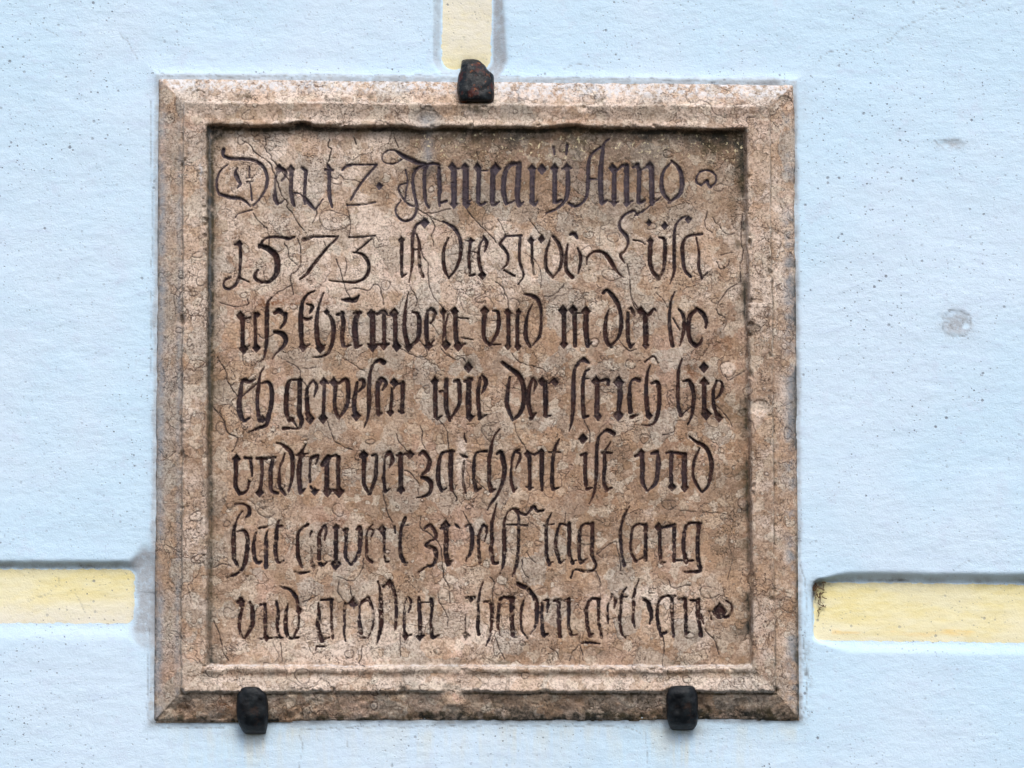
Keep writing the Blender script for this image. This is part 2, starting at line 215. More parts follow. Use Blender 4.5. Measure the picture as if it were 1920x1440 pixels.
CRACKS = """
@ 400 250 6
2 320 65 400 110 470 200 560 270 640 330 670 420 700 500 735 600 770 700 820 760 830 830 890 890 940 990 1020 1080
2 580 30 590 110 570 160 650 250 660 290 800 410
2 1300 60 1290 130 1330 170 1310 240 1280 340
1.5 690 310 720 350 850 520
2 1150 840 1160 900 1110 1000
2 1580 30 1610 110
1.2 1320 480 1380 500 1420 460 1480 500 1600 520 1650 540
1.2 1500 780 1520 900 1540 1020 1520 1160
@ 700 250 6
1.6 230 20 280 140
1.6 1040 810 1080 890 1140 960 1210 1030 1300 1110 1380 1220
1.5 490 840 600 900 640 930 720 970 790 990
1.3 600 890 700 880 860 840
@ 400 390 6
1.5 450 40 500 130 600 220 620 290 620 420
1.8 940 330 970 400 980 500 980 620 940 700 870 740 880 880 900 960
1.8 790 380 840 460 850 540 940 630
1.6 1380 560 1420 680 1460 800 1490 920 1540 1000
1.2 1480 550 1500 640 1470 760
1.5 1490 910 1600 890 1740 920 1800 860 1850 860 1890 940 1920 1080
1.3 1270 450 1240 370
@ 700 390 6
1.5 650 110 690 200 660 300 680 420
1.5 480 280 520 400 560 540 610 620 620 800 650 940 700 1020 770 1100 790 1180
1.5 1400 120 1450 200 1480 290
1.4 1750 110 1850 240 1910 320
1.4 1380 820 1450 880 1510 1010 1520 1100
1.3 1700 490 1780 540 1860 640 1890 780 1880 900
@ 1020 390 5.0526
1.8 790 520 810 620 820 760 835 870 870 940 960 980
1.4 1550 20 1530 170 1600 220
1.4 1600 80 1660 160 1740 240 1810 230
1.4 1880 60 1870 300 1890 400 1860 560 1870 700
1.3 1680 440 1790 410
1.3 1640 500 1680 570 1740 550 1760 480
1.4 1830 710 1740 770 1680 860 1640 960 1720 1040
@ 400 530 6
1.8 60 205 160 240 280 260 380 230 380 170
1.6 640 170 720 100 780 80 890 0
1.5 700 560 560 620 500 570
1.3 1000 950 1080 960 1150 940
1.6 40 820 140 990 160 1100 260 1270
1.5 820 880 960 960 980 1060 1050 1160
1.3 1450 840 1560 900 1700 990
@ 700 530 6
1.6 300 730 400 790 500 830 590 820 590 740 520 640
1.5 400 20 490 170 480 260
1.3 760 740 850 820 930 860 1000 840 1040 880
1.3 1560 790 1640 880 1760 920 1900 960
1.3 650 460 740 580
@ 1020 530 5.0526
1.7 810 10 830 120 870 200 910 250
1.4 700 520 760 600 820 640 880 620
1.4 1060 90 1130 160 1180 230
1.4 0 120 70 120 160 50 190 0
@ 400 660 6
1.8 0 620 70 700 130 800 160 900 260 960 250 1050 210 1120
1.7 1280 760 1320 900 1360 990 1450 1050 1560 1090
@ 700 660 6
1.4 520 820 550 900 550 1000 580 1080
1.4 740 760 820 860 840 1000 850 1140
1.4 1590 800 1620 920 1700 1060 1720 1110
@ 1020 660 5.0526
1.6 380 640 430 740 440 800 430 860
1.4 1720 200 1750 260 1850 200 1900 180
1.6 1640 500 1700 560 1760 640 1780 700
1.4 1120 780 1240 740 1230 660 1300 640
@ 700 795 6
1.5 260 100 290 190 380 300
1.6 350 520 420 550 500 650 500 800
1.5 100 750 130 870 150 960 210 1100
1.4 1160 640 1280 740
@ 400 930 6
1.6 1690 700 1680 800 1600 920 1540 950 1400 900
1.4 1540 1000 1550 1100
1.3 0 800 100 760 200 780
@ 700 930 6
1.7 540 220 530 340 620 410 690 480 750 560 770 700 790 900 850 1010 860 1200
1.5 1720 630 1820 740
1.4 1670 720 1690 850 1750 920
1.4 1010 160 1070 300
@ 1020 930 5.0526
1.5 200 160 200 250
1.5 490 710 530 790 530 860
1.5 690 440 700 520 720 580 730 700
0.5 1200 60 1250 120 1500 150 1700 160 1790 230 1750 420 1785 600 1740 790
1.4 500 550 620 450 700 430
@ 400 1080 6
1.5 0 500 60 640 110 860 170 950
1.6 1410 40 1400 180 1480 290
1.5 1540 100 1560 260
1.7 1670 780 1660 900 1640 970 1700 1020
1.4 750 740 770 960
1.4 1000 290 1150 230
@ 700 1080 6
1.8 1310 0 1360 60 1340 180 1350 320 1340 420
1.4 720 170 740 290 830 440 830 560
1.6 1380 700 1420 820 1480 930
1.3 300 630 300 900
@ 1020 1080 5.0526
1.7 1130 570 1140 680 1125 800 1130 850
1.5 1520 500 1610 600 1660 740
1.5 340 640 360 720 370 800
1.4 60 680 120 720 150 790
1.4 340 640 270 720 240 800
1.4 1180 30 1230 110 1380 80
"""
# ---------------------------------------------------------------- numpy noise
def _hash(ix, iy, s):
    n = (ix.astype(np.int64)*374761393 + iy.astype(np.int64)*668265263 + s*1442695041) & 0xffffffff
    n = ((n ^ (n >> 13)) * 1274126177) & 0xffffffff
    return ((n ^ (n >> 16)) & 0xffff) / 65535.0
def vnoise(x, y, s):
    ix = np.floor(x); iy = np.floor(y); fx = x-ix; fy = y-iy
    fx = fx*fx*fx*(fx*(fx*6-15)+10); fy = fy*fy*fy*(fy*(fy*6-15)+10)
    a = _hash(ix, iy, s); b = _hash(ix+1, iy, s); c = _hash(ix, iy+1, s); d = _hash(ix+1, iy+1, s)
    return (a+(b-a)*fx)*(1-fy) + (c+(d-c)*fx)*fy
def fbm(x, y, size, octs=4, s=0, gain=.5):
    """value noise in -1..1, feature size in pixels"""
    v = 0; amp = 1; tot = 0; f = 1.0/size
    for o in range(octs):
        v = v + amp*(vnoise(x*f+17.3*o, y*f-9.1*o, s+o*31)*2-1); tot += amp; amp *= gain; f *= 2.03
    return v/tot
def sstep(a, b, x):
    t = np.clip((x-a)/(b-a), 0, 1); return t*t*(3-2*t)
def blob(x, y, cx, cy, rx, ry, amp=1.0):
    return amp*np.exp(-(((x-cx)/rx)**2 + ((y-cy)/ry)**2)*1.4)

# ---------------------------------------------------------------- object helpers
def P(px, py, h):
    """picture pixel on the wall and height above it in pixels -> local metres"""
    return np.stack([(px-960)*PX, -h*PX, (720-py)*PX], -1)
def link(name, me, parent=None, mat=None, **props):
    o = bpy.data.objects.new(name, me); C.objects.link(o)
    if parent is not None: o.parent = parent
    if mat is not None: me.materials.append(mat)
    for k, v in props.items(): o[k] = v
    return o
def empty(name, loc, **props):
    o = bpy.data.objects.new(name, None); C.objects.link(o); o.location = loc
    for k, v in props.items(): o[k] = v
    return o
def grid_part(name, co, sel, attrs, parent, mat, **props):
    """faces of a (rows, cols) vertex grid picked by the boolean (rows-1, cols-1) array sel, as ONE mesh"""
    R_, C_ = co.shape[:2]
    fi, fj = np.nonzero(sel)
    if len(fi) == 0: return None
    a = fi*C_+fj
    quads = np.stack([a, a+C_, a+C_+1, a+1], 1)
    used, inv = np.unique(quads.ravel(), return_inverse=True)
    me = bpy.data.meshes.new(name)
    me.vertices.add(len(used)); me.vertices.foreach_set('co', co.reshape(-1, 3)[used].astype(np.float32).ravel())
    nf = len(quads)
    me.loops.add(nf*4); me.loops.foreach_set('vertex_index', inv.astype(np.int32).ravel())
    me.polygons.add(nf); me.polygons.foreach_set('loop_start', np.arange(0, nf*4, 4, dtype=np.int32))
    me.polygons.foreach_set('use_smooth', np.ones(nf, dtype=bool))
    me.update(calc_edges=True)
    for k, v in attrs.items():
        at = me.attributes.new(k, 'FLOAT', 'POINT'); at.data.foreach_set('value', v.ravel()[used].astype(np.float32))
    return link(name, me, parent, mat, **props)

# ---------------------------------------------------------------- materials
class N:
    def __init__(s, name):
        s.m = bpy.data.materials.new(name); s.m.use_nodes = True; s.t = s.m.node_tree
        s.b = s.t.nodes['Principled BSDF']; s.co = s.t.nodes.new('ShaderNodeTexCoord').outputs['Object']
        s.b.inputs['Specular IOR Level'].default_value = 0.25
    def L(s, a, b): s.t.links.new(a, b)
    def put(s, v, inp):
        if hasattr(v, 'is_linked') or hasattr(v, 'links'): s.L(v, inp)
        else: inp.default_value = v
    def math(s, op, a, b=0.0, c=None, clamp=False):
        n = s.t.nodes.new('ShaderNodeMath'); n.operation = op; n.use_clamp = clamp
        s.put(a, n.inputs[0]); s.put(b, n.inputs[1])
        if c is not None: s.put(c, n.inputs[2])
        return n.outputs[0]
    def mul(s, a, b): return s.math('MULTIPLY', a, b)
    def add(s, a, b): return s.math('ADD', a, b)
    def noise(s, scale, detail=4, rough=.55, co=None, dist=0.0, color=False):
        n = s.t.nodes.new('ShaderNodeTexNoise'); n.inputs['Scale'].default_value = scale
        n.inputs['Detail'].default_value = detail; n.inputs['Roughness'].default_value = rough
        n.inputs['Distortion'].default_value = dist; s.L(co or s.co, n.inputs['Vector'])
        return n.outputs['Color' if color else 'Fac']
    def vor(s, scale, feature='DISTANCE_TO_EDGE', co=None, rnd=1.0):
        n = s.t.nodes.new('ShaderNodeTexVoronoi'); n.feature = feature; n.inputs['Scale'].default_value = scale
        n.inputs['Randomness'].default_value = rnd
        s.L(co or s.co, n.inputs['Vector']); return n
    def ramp(s, v, a, b, lo=0.0, hi=1.0):
        n = s.t.nodes.new('ShaderNodeMapRange'); n.interpolation_type = 'SMOOTHSTEP'
        s.put(v, n.inputs[0]); n.inputs[1].default_value = a; n.inputs[2].default_value = b
        n.inputs[3].default_value = lo; n.inputs[4].default_value = hi; return n.outputs[0]
    def mix(s, f, a, b):
        n = s.t.nodes.new('ShaderNodeMix'); n.data_type = 'RGBA'; s.put(f, n.inputs[0])
        for v, i in ((a, 6), (b, 7)):
            if isinstance(v, tuple): n.inputs[i].default_value = (*v, 1)
            else: s.L(v, n.inputs[i])
        return n.outputs[2]
    def attr(s, name):
        n = s.t.nodes.new('ShaderNodeAttribute'); n.attribute_name = name; return n.outputs['Fac']
    def warp(s, scale, amt, detail=3):
        n = s.t.nodes.new('ShaderNodeVectorMath'); n.operation = 'MULTIPLY_ADD'
        s.L(s.noise(scale, detail, color=True), n.inputs[0]); n.inputs[1].default_value = (amt,)*3
        s.L(s.co, n.inputs[2]); return n.outputs[0]
    def scaled(s, v):
        n = s.t.nodes.new('ShaderNodeVectorMath'); n.operation = 'MULTIPLY'
        s.L(s.co, n.inputs[0]); n.inputs[1].default_value = v; return n.outputs[0]
    def finish(s, col, rough=.85, bump=None, dist=.001, strength=1.0):
        s.put(col, s.b.inputs['Base Color']); s.put(rough, s.b.inputs['Roughness'])
        if bump is not None:
            n = s.t.nodes.new('ShaderNodeBump'); n.inputs['Distance'].default_value = dist
            n.inputs['Strength'].default_value = strength
            s.L(bump, n.inputs['Height']); s.L(n.outputs[0], s.b.inputs['Normal'])
        return s.m

def stone_material(name, letters=False):
    n = N(name)
    wp = n.warp(55, .022, 4); wp2 = n.warp(160, .008, 3)
    v1 = n.vor(34, co=wp); c1 = n.vor(34, 'F1', co=wp)
    v2 = n.vor(95, co=wp2); c2 = n.vor(95, 'F1', co=wp2)
    patch = n.noise(9, 6, .6); patch2 = n.noise(23, 5, .6, co=wp); grain = n.noise(420, 4, .65)
    mid = n.noise(70, 6, .68, co=wp2)
    tan, pale, brown, pink = (.56, .405, .295), (.82, .665, .55), (.31, .19, .12), (.70, .47, .37)
    fine = n.noise(210, 6, .72)
    col = n.mix(n.ramp(n.add(n.add(n.mul(patch2, .6), n.mul(patch, .4)), n.mul(n.attr('warm'), .26)), .42, .57), pale, tan)
    col = n.mix(n.mul(n.ramp(n.add(mid, n.mul(n.attr('warm'), .14)), .47, .66), .80), col, brown)
    col = n.mix(n.mul(n.ramp(patch, .52, .62), .35), col, pink)
    col = n.mix(n.ramp(n.noise(14, 5, .62, co=wp), .53, .63, 0, .55), col, (.36, .25, .165))
    col = n.mix(n.attr('pink'), col, pink)
    col = n.mix(n.mul(n.ramp(n.attr('pale'), .15, .8), .85), col, (.84, .70, .595))
    # nodules: each one a little lighter or darker than its neighbours
    sepc = n.t.nodes.new('ShaderNodeSeparateColor'); n.L(c2.outputs['Color'], sepc.inputs[0])
    sepd = n.t.nodes.new('ShaderNodeSeparateColor'); n.L(c1.outputs['Color'], sepd.inputs[0])
    col = n.mix(n.ramp(sepc.outputs[0], .62, .85, 0, .5), col, (.76, .66, .53))
    col = n.mix(n.ramp(sepc.outputs[1], .70, .9, 0, .45), col, (.34, .21, .115))
    col = n.mix(n.ramp(sepd.outputs[0], .6, .9, 0, .40), col, (.56, .35, .21))
    col = n.mix(n.ramp(sepd.outputs[1], .70, .9, 0, .45), col, (.50, .46, .40))
    # seams round the nodules, broken up
    brk = n.noise(30, 4, .6)
    seam1 = n.mul(n.ramp(v1.outputs[0], .0, .034, 1, 0), n.ramp(brk, .50, .62))
    seam2 = n.mul(n.ramp(v2.outputs[0], .0, .055, 1, 0), n.ramp(n.noise(26, 4, .6, co=wp), .53, .63))
    # rounded fossils and pebbles: a dark rim round a clean middle
    wp3 = n.warp(70, .016, 3)
    rings = []
    for sc_, thr, w_ in ((62, .27, .035), (120, .24, .05)):
        f = n.vor(sc_, 'F1', co=wp3, rnd=.9); sp = n.t.nodes.new('ShaderNodeSeparateColor'); n.L(f.outputs['Color'], sp.inputs[0])
        rad = n.ramp(sp.outputs[1], 0, 1, thr*.6, thr*1.35); on = n.ramp(sp.outputs[2], .76, .79)
        dd = n.math('ABSOLUTE', n.math('SUBTRACT', f.outputs['Distance'], rad))
        rings.append(n.mul(n.ramp(dd, w_*.3, w_, 1, 0), on))
        ins = n.mul(n.ramp(n.math('SUBTRACT', rad, f.outputs['Distance']), 0, .03), on)
        col = n.mix(n.mul(ins, .55), col, n.mix(n.ramp(sp.outputs[0], .45, .55), (.52, .36, .24), (.74, .66, .55)))
    ring = n.math('MAXIMUM', rings[0], n.mul(rings[1], .85))
    seam = n.math('MAXIMUM', n.math('MAXIMUM', seam1, n.mul(seam2, .85)), n.mul(ring, .8))
    col = n.mix(n.mul(seam, n.mul(n.ramp(fine, .3, .6, .35, .9), n.ramp(n.noise(7, 4, .6), .40, .60, .3, 1))), col, (.12, .062, .040))
    # fine dark pits and pale grains
    pit = n.mul(n.ramp(n.noise(520, 3, .6), .565, .64), n.ramp(n.noise(30, 5, .65), .40, .62))
    col = n.mix(n.mul(pit, .85), col, (.065, .048, .042))
    col = n.mix(n.ramp(fine, .36, .54, .45, 0), col, (.19, .12, .075))
    col = n.mix(n.ramp(fine, .58, .74, 0, .45), col, (.82, .74, .64))
    col = n.mix(n.ramp(grain, .35, .55, .35, 0), col, (.13, .09, .065))
    col = n.mix(n.mul(n.ramp(grain, .6, .75), .45), col, (.88, .80, .70))
    rn = n.ramp(n.noise(150, 5, .7), .4, .6)
    col = n.mix(n.mul(n.attr('rust'), rn), col, (.22, .085, .03))
    # soot, algae, and shade painted along the mouldings and the right edge
    d = n.attr('dirt_shade'); dn = n.noise(130, 6, .7)
    df = n.math('MULTIPLY', d, n.ramp(dn, .25, .62, .45, 1.15), clamp=True)
    col = n.mix(df, col, n.mix(n.ramp(patch2, .4, .6), (.045, .043, .036), (.075, .058, .032)))
    col = n.mix(n.mul(n.attr('grey'), n.ramp(dn, .3, .6, .5, 1)), col, (.31, .345, .385))
    # plaster paint dabbed on the rim, and a painted highlight along the foot ledge
    col = n.mix(n.mul(n.attr('white'), n.ramp(n.noise(160, 5, .7), .42, .6)), col, (.72, .70, .70))
    col = n.mix(n.mul(n.attr('speck'), n.ramp(n.noise(210, 3, .6), .60, .66)), col, (.70, .60, .38))
    col = n.mix(n.attr('crack'), col, (.035, .022, .022))
    rough = .82
    if letters:
        ink = n.attr('ink'); wear = n.attr('wear')
        # flakes of lost paint
        fl = n.ramp(n.noise(330, 4, .7), .66, .74, 1, 0)
        hue = n.mix(n.ramp(n.noise(60, 3), .4, .62), (.018, .010, .012), (.052, .023, .019))
        hue = n.mix(n.mul(wear, n.ramp(n.noise(90, 5, .6), .3, .6, .55, 1)), hue, (.075, .060, .075))
        hue = n.mix(n.mul(n.ramp(n.noise(500, 2), .62, .72), .55), hue, (.17, .15, .16))
        col = n.mix(n.mul(ink, fl), col, hue)
    bump = n.add(n.mul(mid, .9), n.add(n.mul(fine, .8), n.mul(grain, .5)))
    bump = n.math('SUBTRACT', bump, n.mul(seam, .8))
    bump = n.math('SUBTRACT', bump, n.mul(pit, .6))
    return n.finish(col, rough, bump, .0012)

def wall_material(name):
    n = N(name)
    streak = n.noise(60, 6, .62, co=n.scaled((.45, 1, 1.5)))
    big = n.noise(4, 5, .55); grain = n.noise(500, 4, .7); mid = n.noise(110, 5, .6, co=n.scaled((.7, 1, 1.2)))
    col = n.mix(n.ramp(big, .38, .62), (.585, .78, .935), (.64, .79, .93))
    col = n.mix(n.mul(n.ramp(streak, .52, .70), .40), col, (.54, .66, .83))
    col = n.mix(n.mul(n.ramp(streak, .5, .36), .35), col, (.62, .80, .93))
    col = n.mix(n.ramp(n.noise(28, 5, .65), .55, .68, 0, .35), col, (.58, .67, .82))
    col = n.mix(n.mul(n.attr('drip'), n.ramp(n.noise(60, 5, .6, co=n.scaled((1, 1, .14))), .38, .6)), col, (.70, .71, .62))
    oc = n.mix(n.ramp(streak, .38, .62), (.77, .68, .34), (.80, .74, .46))
    oc = n.mix(n.ramp(n.noise(14, 4, .6, co=n.scaled((.5, 1, 1.8))), .45, .6, 0, .5), oc, (.80, .76, .56))
    oc = n.mix(n.mul(n.attr('pale'), n.ramp(mid, .3, .6, .7, 1)), oc, (.79, .76, .665))
    oc = n.mix(n.mul(n.attr('warm'), n.ramp(n.noise(30, 5, .6, co=n.scaled((.4, 1, 2))), .50, .66)), oc, (.82, .60, .24))
    ocf = n.ramp(n.add(n.attr('ochre'), n.mul(n.math('SUBTRACT', n.noise(160, 4, .7), .5), .5)), .40, .60)
    col = n.mix(ocf, col, oc)
    mo = n.mix(n.ramp(mid, .4, .6), (.43, .50, .56), (.56, .65, .73))
    mo = n.mix(n.mul(n.ramp(n.noise(70, 5, .65), .56, .68), .5), mo, (.45, .41, .36))
    col = n.mix(n.mul(n.attr('mortar'), n.ramp(n.noise(110, 5, .7), .3, .6, .4, 1)), col, mo)
    # splashes, pin holes and grit
    pw = n.warp(400, .0012, 2); pins = []
    for sc_, on_, r_ in ((75, .55, .16), (130, .45, .17), (230, .55, .23)):
        f = n.vor(sc_, 'F1', co=pw); sp = n.t.nodes.new('ShaderNodeSeparateColor'); n.L(f.outputs['Color'], sp.inputs[0])
        pins.append(n.mul(n.ramp(f.outputs['Distance'], r_*.5, r_, 1, 0), n.mul(n.ramp(sp.outputs[0], on_, on_+.03), n.ramp(sp.outputs[1], 0, 1, .35, 1))))
    pin = n.math('MAXIMUM', n.math('MAXIMUM', pins[0], pins[1]), n.mul(pins[2], .8))
    pin = n.mul(pin, n.ramp(n.noise(11, 5, .6), .36, .60, .25, 1))
    col = n.mix(n.mul(pin, .80), col, (.19, .21, .25))
    d = n.attr('dirt_shade')
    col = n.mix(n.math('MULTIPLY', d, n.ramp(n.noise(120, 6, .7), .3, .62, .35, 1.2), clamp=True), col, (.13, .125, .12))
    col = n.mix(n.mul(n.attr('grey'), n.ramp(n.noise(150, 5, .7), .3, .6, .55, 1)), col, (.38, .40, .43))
    col = n.mix(n.attr('crack'), col, (.16, .165, .17))
    bump = n.add(n.mul(n.mul(streak, n.ramp(n.noise(6, 3), .35, .65, .1, 1)), .65), n.add(n.mul(mid, .60), n.mul(grain, .50)))
    bump = n.math('SUBTRACT', bump, n.mul(pin, .5))
    return n.finish(col, .9, bump, .0012)

def iron_material(name, rusty):
    n = N(name)
    big = n.noise(90, 5, .65); fine = n.noise(400, 4, .7)
    drip = n.noise(120, 4, .6, co=n.scaled((1, 1, .18)))
    col = n.mix(n.ramp(big, .35, .65), (.004, .005, .007), (.009, .012, .015))
    col = n.mix(n.mul(n.ramp(drip, .5, .7), .4), col, (.016, .024, .029))
    if rusty:
        col = n.mix(n.mul(n.ramp(n.noise(75, 4, .6), .53, .62), .7), col, (.085, .018, .012))
        col = n.mix(n.mul(n.ramp(n.noise(120, 4, .6), .60, .68), .8), col, (.24, .07, .018))
        col = n.mix(n.mul(n.ramp(fine, .56, .66), .5), col, (.09, .10, .10))
    col = n.mix(n.mul(n.ramp(fine, .62, .70), .3), col, (.13, .12, .10))
    if not rusty: col = n.mix(n.mul(n.ramp(n.noise(60, 5, .7), .54, .66), .45), col, (.055, .028, .018))
    return n.finish(col, n.ramp(big, .3, .7, .30, .55), n.add(big, n.mul(fine, .4)), .0012)

M_stone = stone_material('weathered red limestone')
M_letter = stone_material('painted carved limestone', True)
M_wall = wall_material('pale blue lime plaster and ochre joints')
M_iron = iron_material('black iron', False); M_rust = iron_material('rusted iron', True)

# ---------------------------------------------------------------- outlines (picture pixels)
OUT = dict(l=(296, 150, 287, 1356), r=(1490, 152, 1500, 1352), t=(296, 143, 1490, 154), b=(287, 1352, 1500, 1348))
INN = dict(l=(397, 240, 396, 1246), r=(1392, 245, 1405, 1246), t=(397, 244, 1392, 250), b=(396, 1243, 1405, 1244))
def lx(e, y): return e[0] + (e[2]-e[0])*(y-e[1])/(e[3]-e[1])
def ly(e, x): return e[1] + (e[3]-e[1])*(x-e[0])/(e[2]-e[0])
def side_t(x, y):
    L = (x-lx(OUT['l'], y))/(lx(INN['l'], y)-lx(OUT['l'], y))
    R = (lx(OUT['r'], y)-x)/(lx(OUT['r'], y)-lx(INN['r'], y))
    T = (y-ly(OUT['t'], x))/(ly(INN['t'], x)-ly(OUT['t'], x))
    B = (ly(OUT['b'], x)-y)/(ly(OUT['b'], x)-ly(INN['b'], x))
    return np.stack([L, R, T, B])

# ---------------------------------------------------------------- strokes
def curve(pts, step=.8):
    p = np.array(pts, float).reshape(-1, 2)
    if len(p) == 2:
        q = p
    else:
        e = np.vstack([2*p[0]-p[1], p, 2*p[-1]-p[-2]]); q = []
        for i in range(1, len(e)-2):
            a, b, c, d = e[i-1:i+3]
            for t in np.linspace(0, 1, 8, endpoint=False):
                q.append(.5*((2*b)+(c-a)*t+(2*a-5*b+4*c-d)*t*t+(3*b-a-3*c+d)*t**3))
        q.append(p[-1]); q = np.array(q)
    seg = np.hypot(*np.diff(q, axis=0).T); s = np.concatenate([[0], np.cumsum(seg)])
    n = max(2, int(s[-1]/step)+1); u = np.linspace(0, s[-1], n)
    return np.interp(u, s, q[:, 0]), np.interp(u, s, q[:, 1]), u/s[-1]
def parse(txt, cracks=False):
    """yields (name, line_y, [(kind, x[], y[], r[])])"""
    ox = oy = 0; sc = 1; out = []
    for ln in txt.strip().splitlines():
        if ln[0] == '@':
            ox, oy, sc = (float(v) for v in ln[1:].split()); continue
        if cracks: name, body = 'crack', ln
        else: name, body = ln.split(';', 1)
        st = []
        for s in body.split(';'):
            f = s.split()
            if f[0] == 'D':
                st.append(('D', np.array([ox+float(f[1])/sc]), np.array([oy+float(f[2])/sc]), np.array([float(f[3])])))
            else:
                ws = [float(v) for v in f[0].split('-')]
                v = np.array([float(a) for a in f[1:]]).reshape(-1, 2)/sc + (ox, oy)
                x, y, u = curve(v)
                r = np.interp(u, np.linspace(0, 1, len(ws)), ws)/2
                st.append(('S', x, y, r))
        out.append((name, st))
    return out

# ---------------------------------------------------------------- the stone tablet
def build_tablet():
    NR, NC = 912, 912
    u = np.linspace(0, 1, NC)[None, :]; v = np.linspace(0, 1, NR)[:, None]
    c00, c10, c01, c11 = (296, 145), (1491, 155), (287, 1354), (1500, 1350)
    def bil(k): return (c00[k]*(1-u)+c10[k]*u)*(1-v) + (c01[k]*(1-u)+c11[k]*u)*v
    X, Y = bil(0), bil(1)
    def idx(x, y):
        j = (y-145-8*(x-296)/1200)/1205*(NR-1)
        i = (x-lx(OUT['l'], y))/(lx(OUT['r'], y)-lx(OUT['l'], y))*(NC-1)
        return i, j
    # carved strokes
    S = np.full(X.shape, -9.0); ID = np.full(X.shape, -1, int)
    letters = parse(LETTERS)
    def stamp(F, st, lid=None, pad=2.5, grow=0.0):
        for kind, xs, ys, rs in st:
            for x, y, r in zip(xs, ys, rs):
                r = r+grow
                i, j = idx(x, y); k = int((r+pad)/1.31)+3
                i0, i1, j0, j1 = max(0, int(i)-k), min(NC, int(i)+k+1), max(0, int(j)-k), min(NR, int(j)+k+1)
                dx = X[j0:j1, i0:i1]-x; dy = Y[j0:j1, i0:i1]-y
                d = (r*.92-(np.abs(dx)*.95+np.abs(dy)*.80)*.80) if kind == 'D' else r-np.sqrt(dx*dx+dy*dy)
                W = F[j0:j1, i0:i1]; m = d > W; W[m] = d[m]
                if lid is not None: ID[j0:j1, i0:i1][m] = lid
    for li, (nm, st) in enumerate(letters): stamp(S, st, li, grow=.5)
    K = np.full(X.shape, -9.0)
    wob = lambda st: [(k, x+fbm(x, y, 9, 2, 5)*1.6, y+fbm(x, y, 9, 2, 8)*1.6, r*(.8+.5*fbm(x, y, 14, 2, 3))) for k, x, y, r in st]
    for nm, st in parse(CRACKS, True): stamp(K, wob(st), pad=2, grow=.30)
    rng = np.random.RandomState(7); RG = [(922, 808, 20, 16), (1210, 822, 9, 10), (1366, 690, 17, 13), (577, 622, 4, 4), (627, 411, 4, 4), (860, 522, 5, 5), (1131, 425, 4, 4), (705, 453, 5, 11), (1394, 943, 10, 12), (830, 1127, 7, 6),
          (430, 948, 5, 7), (491, 946, 6, 7), (633, 955, 11, 11), (413, 801, 9, 11), (571, 821, 8, 4), (694, 827, 8, 5), (1255, 945, 12, 10), (626, 412, 26, 20), (545, 738, 10, 13), (640, 610, 8, 9), (1115, 640, 9, 7), (466, 218, 11, 9), (1330, 1110, 16, 12), (1030, 905, 10, 8), (900, 560, 8, 7)]
    for _ in range(150):
        q = 2.5+rng.gamma(2.0, 2.0); RG.append((rng.uniform(300, 1490), rng.uniform(200, 1340), q*rng.uniform(.8, 1.3), q*rng.uniform(.7, 1.1)))
    ringin = np.zeros(X.shape); KR = np.full(X.shape, -9.0)
    for cx, cy, rx, ry in RG:
        an = np.linspace(.3, 6.3+rng.uniform(-1.6, .3), int(6*(rx+ry)/2)+8); ph = rng.uniform(0, 6.28)
        rr = 1+.14*np.sin(2*an+ph)+.09*np.sin(3*an+ph*2)
        stamp(KR, [('S', cx+rx*rr*np.cos(an), cy+ry*rr*np.sin(an), np.full(an.shape, .45+.05*min(rx, 8)))], pad=2)
        if rng.rand() < .6:
            i, j = idx(cx, cy); k = int(max(rx, ry)/1.3)+4; sl_ = (slice(max(0, int(j)-k), int(j)+k), slice(max(0, int(i)-k), int(i)+k))
            ringin[sl_] += np.clip(1.15-((X[sl_]-cx)/rx)**2-((Y[sl_]-cy)/ry)**2, 0, 1)*rng.uniform(.2, .9)
    # moulding
    t = side_t(X, Y)
    # chipped and wavy arrises
    wave = fbm(X, Y, 60, 3, 11)*.020 + fbm(X, Y, 12, 3, 12)*.014
    topw = blob(X, Y, 565, 236, 22, 10, .10)+blob(X, Y, 800, 236, 26, 12, -.05)+blob(X, Y, 1068, 236, 40, 14, .06)+blob(X, Y, 1350, 240, 30, 10, -.03)
    t[2] += topw+wave; t[0] += wave*.8; t[1] += wave*.8; t[3] += wave*.8
    side = np.argmin(t, axis=0)
    ts = np.sort(t, axis=0); kk = .07+.04*fbm(X, Y, 50, 2, 15); hh_ = np.maximum(kk-np.abs(ts[0]-ts[1]), 0)
    tm = ts[0]-hh_*hh_/(4*kk)
    tm = tm+fbm(X, Y, 25, 3, 16)*.012*sstep(.35, .5, tm)*sstep(1.02, .9, tm)
    prof_x = [0, .02, .06, .30, .46, .485, .50, .52, .60, .72, .80, .84, .88, .915, .925, .965, 1.0, 1.1, 2]
    prof_h = [3, 9, 12, 22, 30, 33, 37, 37.5, 35, 32, 31.5, 34, 35.5, 35, 32, 20, 16, 15, 15]
    h = np.interp(tm, prof_x, prof_h)
    # pass a small blur so arrises are soft
    for _ in range(2):
        hp = np.pad(h, 1, mode='edge'); h = (hp[:-2, 1:-1]+hp[2:, 1:-1]+hp[1:-1, :-2]+hp[1:-1, 2:]+2*h)/6
    frame = tm < .955
    # groove marking the ridge on the two sides and along the foot
    h -= 2.2*np.exp(-((tm-.475)/.014)**2)*((side != 2))*sstep(-.5, .3, fbm(X, Y, 40, 3, 51)+.35)
    h += fbm(X, Y, 220, 3, 21)*2.0 + fbm(X, Y, 38, 4, 22)*np.where(frame, 1.7, 1.0) + fbm(X, Y, 7, 3, 23)*.55
    rough_b = (side == 3)*(tm < .46)*sstep(0, .05, tm)
    h += rough_b*(fbm(X, Y, 18, 4, 24)*3.2-1.0)
